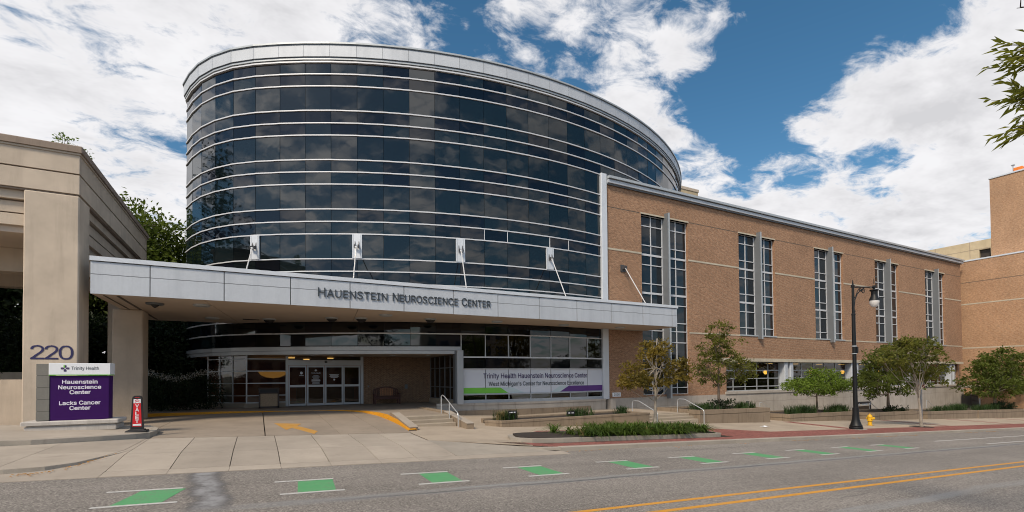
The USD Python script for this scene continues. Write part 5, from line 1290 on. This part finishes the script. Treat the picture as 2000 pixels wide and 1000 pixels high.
# trees behind the left building
def big_tree(label, x, y, z, h, r, seed, mat='leaf_back', n=420, name='shade_tree', size=.34):
    rg = np.random.default_rng(seed)
    lob = [(T([x, y, z + h * .62]), T([r, r, h * .26]), 4)]
    for k in range(7):
        a = rg.uniform(0, 6.28); q = rg.uniform(.35, .75) * r
        lob.append((T([x + q * math.cos(a), y + q * math.sin(a), z + h * rg.uniform(.45, .86)]), T([r * .5, r * .5, h * .15]), 1))
    tree(name, label, (x, y, z), [(x, y, z), (x, y, z + h * .3), (x + .2, y, z + h * .6), (x, y + .2, z + h * .9)], lob, n, 26, size, r * .13, mat, 'bark_dark', h * .022, 18, seed, twigs=False, group='trees behind the buildings' if name == 'shade_tree' else 'trees across the street')
big_tree('green tree rising behind the rear corner of the concrete building', -9.3, 44.5, -.3, 15.2, 4.0, 31, n=900)
big_tree('rounded green tree between the concrete building and the glass tower', -6.2, 47.5, -.3, 13.8, 4.6, 33, n=1000)
big_tree('low dark tree in the gap behind the canopy pillar', -6.2, 38.8, -.3, 6.4, 2.4, 35, 'leaf_dark', 420, size=.26)
big_tree('dark tree seen through the open ground floor left of the corner pillar', -11.6, 38.9, -.3, 7.0, 3.2, 37, 'leaf_dark', 420, size=.26)
big_tree('dark leafy tree standing between the tower foot and the hedge', -4.9, 40.5, -.3, 7.5, 2.2, 39, 'leaf_dark', 420, size=.24)
rg = np.random.default_rng(57)
th_ = thing('tall_hedge', 'tall dark unclipped hedge closing the gap behind the canopy and the open ground floor', 'hedge', (-9, 43, -.4))
c_ = rg.uniform([-22, 42.0, -.4], [3.5, 44.0, 6.5], (26000, 3)); c_[:, 2] = np.where(c_[:, 0] < -8.5, c_[:, 2] * 1.5, c_[:, 2]); v, f = leaf_mesh(c_, rg.normal(0, 1, c_.shape), .62, rg, .8); part(th_, 'foliage', (v, f), 'leaf_dark')
part(th_, 'stems', cat(*[tube([(x_, 43, -.4), (x_ + .3, 43, 6)], [.09, .03], 5) for x_ in np.arange(-21, 3, 1.3)]), 'bark_dark')
# clipped hedge with pale tips
rg = np.random.default_rng(51)
hd = thing('flowering_hedge', 'dark rounded hedge with a crest of small white flowers left of the entrance', 'hedge', (-3.9, 32.4, -.2))
cp, u = crown_points([(T([-4.2, 32.6, .95]), T([1.5, 1.3, 1.15]), 3), (T([-2.9, 33.2, .9]), T([1.15, 1.1, 1.2]), 2.5), (T([-5.4, 32.9, .9]), T([1.0, 1.0, 1.1]), 1.6)], 420, rg)
cp = cp[cp[:, 2] > -.15]; idx = np.repeat(np.arange(len(cp)), 22)
p = cp[idx] + rg.normal(0, .12, (len(idx), 3)); v, f = leaf_mesh(p, rg.normal(0, 1, p.shape), .12, rg)
part(hd, 'foliage', (v, f), 'leaf_dark')
for a in (-1.5, -1, -.4, .2, .8, 1.3): part(hd, 'stem', tube([(-4.2 + a * .5, 32.7, -.2), (-4.2 + a * 1.1, 32.7, 1.2)], [.03, .01], 5), 'bark_dark')
a = rg.uniform(-5.6, -1.9, 1100); top_ = 1.95 + .22 * np.sin(a * 2.1 + .4) + .1 * rg.normal(0, 1, len(a)) - .05 * np.abs(a + 3.8) ** 2
p = np.c_[a, 32.0 + rg.normal(0, .45, len(a)), np.minimum(top_, 2.25)]; v, f = leaf_mesh(p, T([0, -.4, 1.0]) + 0 * p, .055, rg)
part(hd, 'white_flowers', (v, f), 'petal_white')
# roof plants
for k, (x, y, h) in enumerate(((-6.85, 25.2, .72), (-6.42, 25.6, .45))):
    rg = np.random.default_rng(60 + k)
    t = thing('roof_shrub', ['small leafy shrub on the parapet of the concrete building', 'smallest wispy shrub at the parapet corner of the concrete building'][k], 'shrub', (x, y, 10.76))
    cp, u = crown_points([(T([x, y, 10.76 + h * .6]), T([.28, .25, h * .42]), 1)], 24, rg); idx = np.repeat(np.arange(24), 8 if k == 0 else 5)
    v, f = leaf_mesh(cp[idx] + rg.normal(0, .06, (len(idx), 3)), u[idx], .10, rg); part(t, 'leaves', (v, f), 'leaf_bright')
    part(t, 'stems', cat(*[tube([(x, y, 10.7), tuple(cp[j])], [.015, .005], 4) for j in range(8)]), 'bark')
# strap-leaved ground cover
def blades(pts, n_each, length, width, rg, lean=.6):
    base = np.repeat(pts, n_each, 0) + np.c_[rg.normal(0, .07, (len(pts) * n_each, 2)), np.zeros(len(pts) * n_each)]
    n = len(base); a = rg.uniform(0, 6.283, n); L = length * rg.uniform(.6, 1.25, n); ln = lean * rg.uniform(.3, 1.4, n)
    d = np.c_[np.cos(a), np.sin(a), np.zeros(n)]; sd_ = np.c_[-np.sin(a), np.cos(a), np.zeros(n)]
    v = []
    for s, wf in ((0, .8), (.35, 1.0), (.7, .75), (1.0, .06)):
        c = base + d * (L * ln * s ** 1.6)[:, None] + np.c_[np.zeros((n, 2)), L * (s - .55 * ln * s ** 2.6)]
        v += [c - sd_ * width * wf / 2, c + sd_ * width * wf / 2]
    v = np.stack(v, 1).reshape(-1, 3); i = np.arange(n)[:, None] * 8
    f = np.vstack([i + k for q in (0, 2, 4) for k in ([q, q + 1, q + 3], [q, q + 3, q + 2])])
    return v, f
def scatter(poly, n, zfn, rg):
    out = []; x0, y0, x1, y1 = poly.bounds
    from shapely import contains_xy
    while len(out) < n:
        c = rg.uniform([x0, y0], [x1, y1], (n * 3, 2)); c = c[contains_xy(poly, c[:, 0], c[:, 1])]
        out += [tuple(q) for q in c]
    q = np.array(out[:n]); return np.c_[q, zfn(q[:, 0], q[:, 1])]
rg = np.random.default_rng(71)
bed = bp.buffer(-.24).intersection(sbox(10.9, 14, 19.3, 19))
pts = scatter(bed, 190, lambda x, y: ztop(x, y) + .04, rg)
dn = meshkit.noise(np.c_[pts[:, :2] * 1.1, np.zeros(len(pts))], 9); pts = pts[(dn > .33)]
v, f = blades(pts, 34, .54, .040, rg, 1.5)
gpath = numbered('/World', 'strap_grass'); m = usdkit.mesh(stage, gpath, (v, f), M['blade_green']); custom(m.GetPrim(), label='mass of arching green strap leaves filling the kerbed island by the street', category='ground cover', kind='stuff')
v, f = blades(scatter(bed, 22, lambda x, y: ztop(x, y) + .04, rg), 9, .5, .022, rg, .9)
part(bd, 'withered_blades', (v, f), 'blade_straw', kind='stuff')
def tuft(label, x, y, z, n, L, spread, mat='blade_dark', seed=1, elong=1.0):
    rg = np.random.default_rng(seed)
    t = thing('grass_tuft', label, 'grass tuft', (x, y, z), 'grass tufts growing in the planters')
    p = np.c_[rg.normal(0, spread * elong, n) + x, rg.normal(0, spread, n) + y, np.full(n, z)]
    v, f = blades(p, 14, L, .022, rg, .45); part(t, 'blades', (v, f), mat)
tuft('straw and green grass tuft at the left end of the long planter', 11.25, 21.9, -.5, 26, .55, .16, 'blade_dark', 81, 2.2)
tuft('green grass tuft in the middle of the long planter', 15.6, 21.7, -.5, 26, .52, .16, 'blade_dark', 82, 2.4)
tuft('green grass tuft at the right end of the long planter by the handrail', 18.4, 21.4, -.48, 16, .5, .13, 'blade_dark', 83, 1.6)
tuft('grass clump at the left of the tall square planter', 25.2, 21.5, -.55, 40, .55, .25, 'blade_dark', 84, 2.2)
tuft('grass clump at the right of the tall square planter', 29.2, 21.5, -.6, 34, .55, .2, 'blade_dark', 85, 2.4)
tuft('grass clump left of the bright green tree trunk', 35.7, 21.6, -1.25, 70, .75, .25, 'blade_dark', 86, 3.4)
tuft('grass clump right of the bright green tree trunk', 40.3, 21.6, -1.3, 55, .7, .25, 'blade_dark', 87, 2.6)
tuft('grass clump in the planter right of the sign post', 58.0, 21.8, -1.95, 40, .6, .25, 'blade_dark', 88, 4)
tuft('larger grass clump in the planter right of the sign post', 61.8, 21.8, -2.05, 60, .8, .3, 'blade_dark', 89, 3)
tuft('grass clump below the tree at the right edge', 68.5, 21.8, -2.3, 60, .8, .3, 'blade_dark', 90, 4)
tuft('thin straw grass beside the first notice plate', 10.9, 21.85, -.5, 12, .5, .12, 'blade_straw', 91, 1.6)
def shrub(label, x, y, z, rx, rz, n, size, mat, seed):
    rg = np.random.default_rng(seed); t = thing('low_shrub', label, 'shrub', (x, y, z), 'low shrubs in the planters')
    cp, u = crown_points([(T([x, y, z + rz * .5]), T([rx, .6, rz]), 1)], n, rg); idx = np.repeat(np.arange(n), 14)
    v, f = leaf_mesh(cp[idx] + rg.normal(0, .09, (len(idx), 3)), u[idx] + [0, 0, .4], size, rg); v[:, 2] = np.maximum(v[:, 2], z); part(t, 'foliage', (v, f), mat)
    for a in (-.7, -.3, .1, .5): part(t, 'stem', tube([(x + a * rx, y, z), (x + a * rx * 1.1, y, z + rz)], [.02, .006], 4), 'bark_dark')
shrub('dark broad leaved low shrubs in the tall square planter', 27.4, 22.0, -.6, 1.3, .4, 70, .13, 'leaf_dark', 95)
shrub('dark low shrubs round the trunk behind the hydrant', 50.0, 21.9, -1.75, 1.8, .35, 60, .15, 'leaf_dark', 96)
shrub('grey green low shrubs at the right edge planter', 73.0, 21.8, -2.4, 2.6, .6, 90, .18, 'leaf_dark', 97)
# fallen leaves along the gutter
rg = np.random.default_rng(99)
n = 420; lx_ = rg.uniform(9.5, 45, n); ly_ = 13.95 - np.abs(rg.normal(0, .16, n))
keep = meshkit.noise(np.c_[lx_ * .8, np.zeros(n), np.zeros(n)], 5) > .5; lx_, ly_ = lx_[keep], ly_[keep]
lx2 = rg.uniform(-4.6, -3.2, 60); ly2 = 14.05 + np.clip((lx2 + 4.4), 0, 1.2) ** 2 * 1.5 - np.abs(rg.normal(0, .12, 60)); lx_, ly_ = np.r_[lx_, lx2], np.r_[ly_, ly2]
p = np.c_[lx_, ly_, np.where(lx_ < 0, zapron(lx_, ly_), zroad(lx_, ly_)) + .02]; d = np.c_[rg.normal(0, 1, (len(p), 2)), np.zeros(len(p))]
v, f = leaf_mesh(p, d * 3, .07, rg); v[:, 2] = np.repeat(p[:, 2], 4) + np.tile([0, .012, 0, .012], len(p))
fl = numbered('/World', 'fallen_leaves'); m = usdkit.mesh(stage, fl, (v, f), M['leaf_turned']); custom(m.GetPrim(), label='scattered orange fallen leaves along the gutter', category='leaves', kind='stuff')

# ------------------------------------------------------------------ tree overhanging the street at the upper right, close to the camera
rg = np.random.default_rng(123)
ot = thing('overhanging_tree', 'leafy branches of a near street tree hanging in at the upper right', 'tree', (13.5, -1.2, -1.1))
tp = [(13.5, -1.2, -1.2), (13.5, -1.1, 1.5), (13.3, -.9, 3.5), (12.9, -.6, 5.6), (12.6, -.3, 8)]
trunkm = [tube(tp, [.2, .16, .14, .11, .05], 10)]
def along(px, py, dist): return np.array([0, 0, 1.64]) + pixdir(px, py) * dist
OV = [([(2260, 0), (2100, 5), (2010, 12), (1945, 14)], 9.4, 8), ([(2240, 60), (2120, 70), (2040, 90), (1975, 98)], 9.2, 20), ([(2250, 130), (2110, 120), (2030, 150), (1985, 170)], 9.2, 14), ([(2200, 160), (2090, 175), (2010, 195), (1955, 195)], 9.3, 18), ([(2230, 190), (2120, 200), (2040, 225), (1975, 240)], 9.0, 20), ([(2200, 40), (2110, 30), (2040, 40), (1990, 52)], 9.5, 9), ([(2260, 120), (2150, 150), (2060, 120), (1960, 128)], 9.3, 12)]
LP, LD = [], []
hub = np.array(tp[3])
for pts_, dist, nl in OV:
    P_ = np.array([along(a + 48, b, dist + .2 * i) for i, (a, b) in enumerate(pts_)]); P_ = np.vstack([hub * .5 + P_[0] * .5 + [0, 0, .2], P_])
    trunkm.append(tube(np.vstack([hub, P_]), np.linspace(.045, .006, len(P_) + 1), 6))
    if nl < 10:
        for q in range(4): trunkm.append(tube([P_[-1] + (P_[-2] - P_[-1]) * q * .25, P_[-1] + (P_[-2] - P_[-1]) * q * .25 + rg.normal(0, .12, 3)], [.006, .003], 4))
        continue
    t_ = rg.uniform(.35, 1.0, nl) * (len(P_) - 1); k = np.minimum(t_.astype(int), len(P_) - 2); fr_ = (t_ - k)[:, None]
    c = P_[k] * (1 - fr_) + P_[k + 1] * fr_
    for q in range(nl):                                     # a leaflet spray on each twig
        dirv = P_[k[q] + 1] - P_[k[q]]; dirv /= np.linalg.norm(dirv); dirv = dirv + rg.normal(0, .5, 3) + [0, 0, -.15]; dirv /= np.linalg.norm(dirv)
        tw = np.linspace(0, .42, 5)
        trunkm.append(tube([c[q], c[q] + dirv * .21 + [0, 0, .01], c[q] + dirv * .42 - [0, 0, .02]], [.005, .004, .002], 4, False))
        for s in tw:
            for side in (-1, 1):
                LP.append(c[q] + dirv * s); LD.append(dirv * .9 + side * np.cross(dirv, [0, 0, 1]) * .55 + [0, 0, -.25])
LP, LD = np.array(LP), np.array(LD)
n = len(LP); d = LD + rg.normal(0, .22, LD.shape); d /= np.linalg.norm(d, axis=1, keepdims=True)
v, f = leaf_mesh(LP, d * 3, .165, rg, .24)
part(ot, 'trunk', cat(trunkm), 'bark_dark', smooth=50); part(ot, 'leaves', (v, f), 'leaf_near')
part(ot, 'yellowed_leaves', leaf_mesh(LP[::61], d[::61] * 3, .2, rg, .28), 'leaf_turned')

# ------------------------------------------------------------------ across the street, seen only in the glass
def opp(label, x, y, h, r, seed, mat): big_tree(label, x, y, float(zground(min(x, 78), y)) + .7, h, r, seed, mat, 200, 'roadside_tree', .5)
opp('gold leaved tree across the street mirrored in the banner windows', 28, -12, 14, 5.5, 201, 'leaf_gold')
opp('dark tree across the street mirrored in the right of the windows', 52, -16, 9, 3.5, 203, 'leaf_dark')
opp('green tree across the street left of the gold one', 16, -16, 10, 4.4, 205, 'leaf_green')
opp('tall dark tree across the street mirrored in the left of the tower', -16, -10, 15, 6, 207, 'leaf_dark')
opp('widest dark tree standing beyond the left end of the concrete building', -37, 45, 29, 9, 209, 'leaf_dark')
opp('tallest dark tree behind the widest one beyond the concrete building', -34, 58, 30, 8, 211, 'leaf_dark')
opp('dark tree nearest the street beyond the left end of the concrete building', -44, 30, 27, 8.5, 213, 'leaf_dark')
opp('dark tree with a high crown just behind the concrete building mirrored in the left facets', -27, 41.5, 28, 7.5, 215, 'leaf_dark')
ob = thing('office_block', 'beige office block across the street mirrored in the tower glass', 'building', (20, -40, -2))
part(ob, 'wall', bx(-8, 34, -56, -40, -4, 13), 'far_wall'); part(ob, 'roof_slab', bx(-8.4, 34.4, -56.4, -39.6, 13, 13.5), 'precast')
for i in range(12):
    for j in range(4): part(ob, 'window', bx(-6.4 + i * 3.4, -4.2 + i * 3.4, -39.98, -39.9, .2 + j * 3.2, 2.0 + j * 3.2), 'far_window')
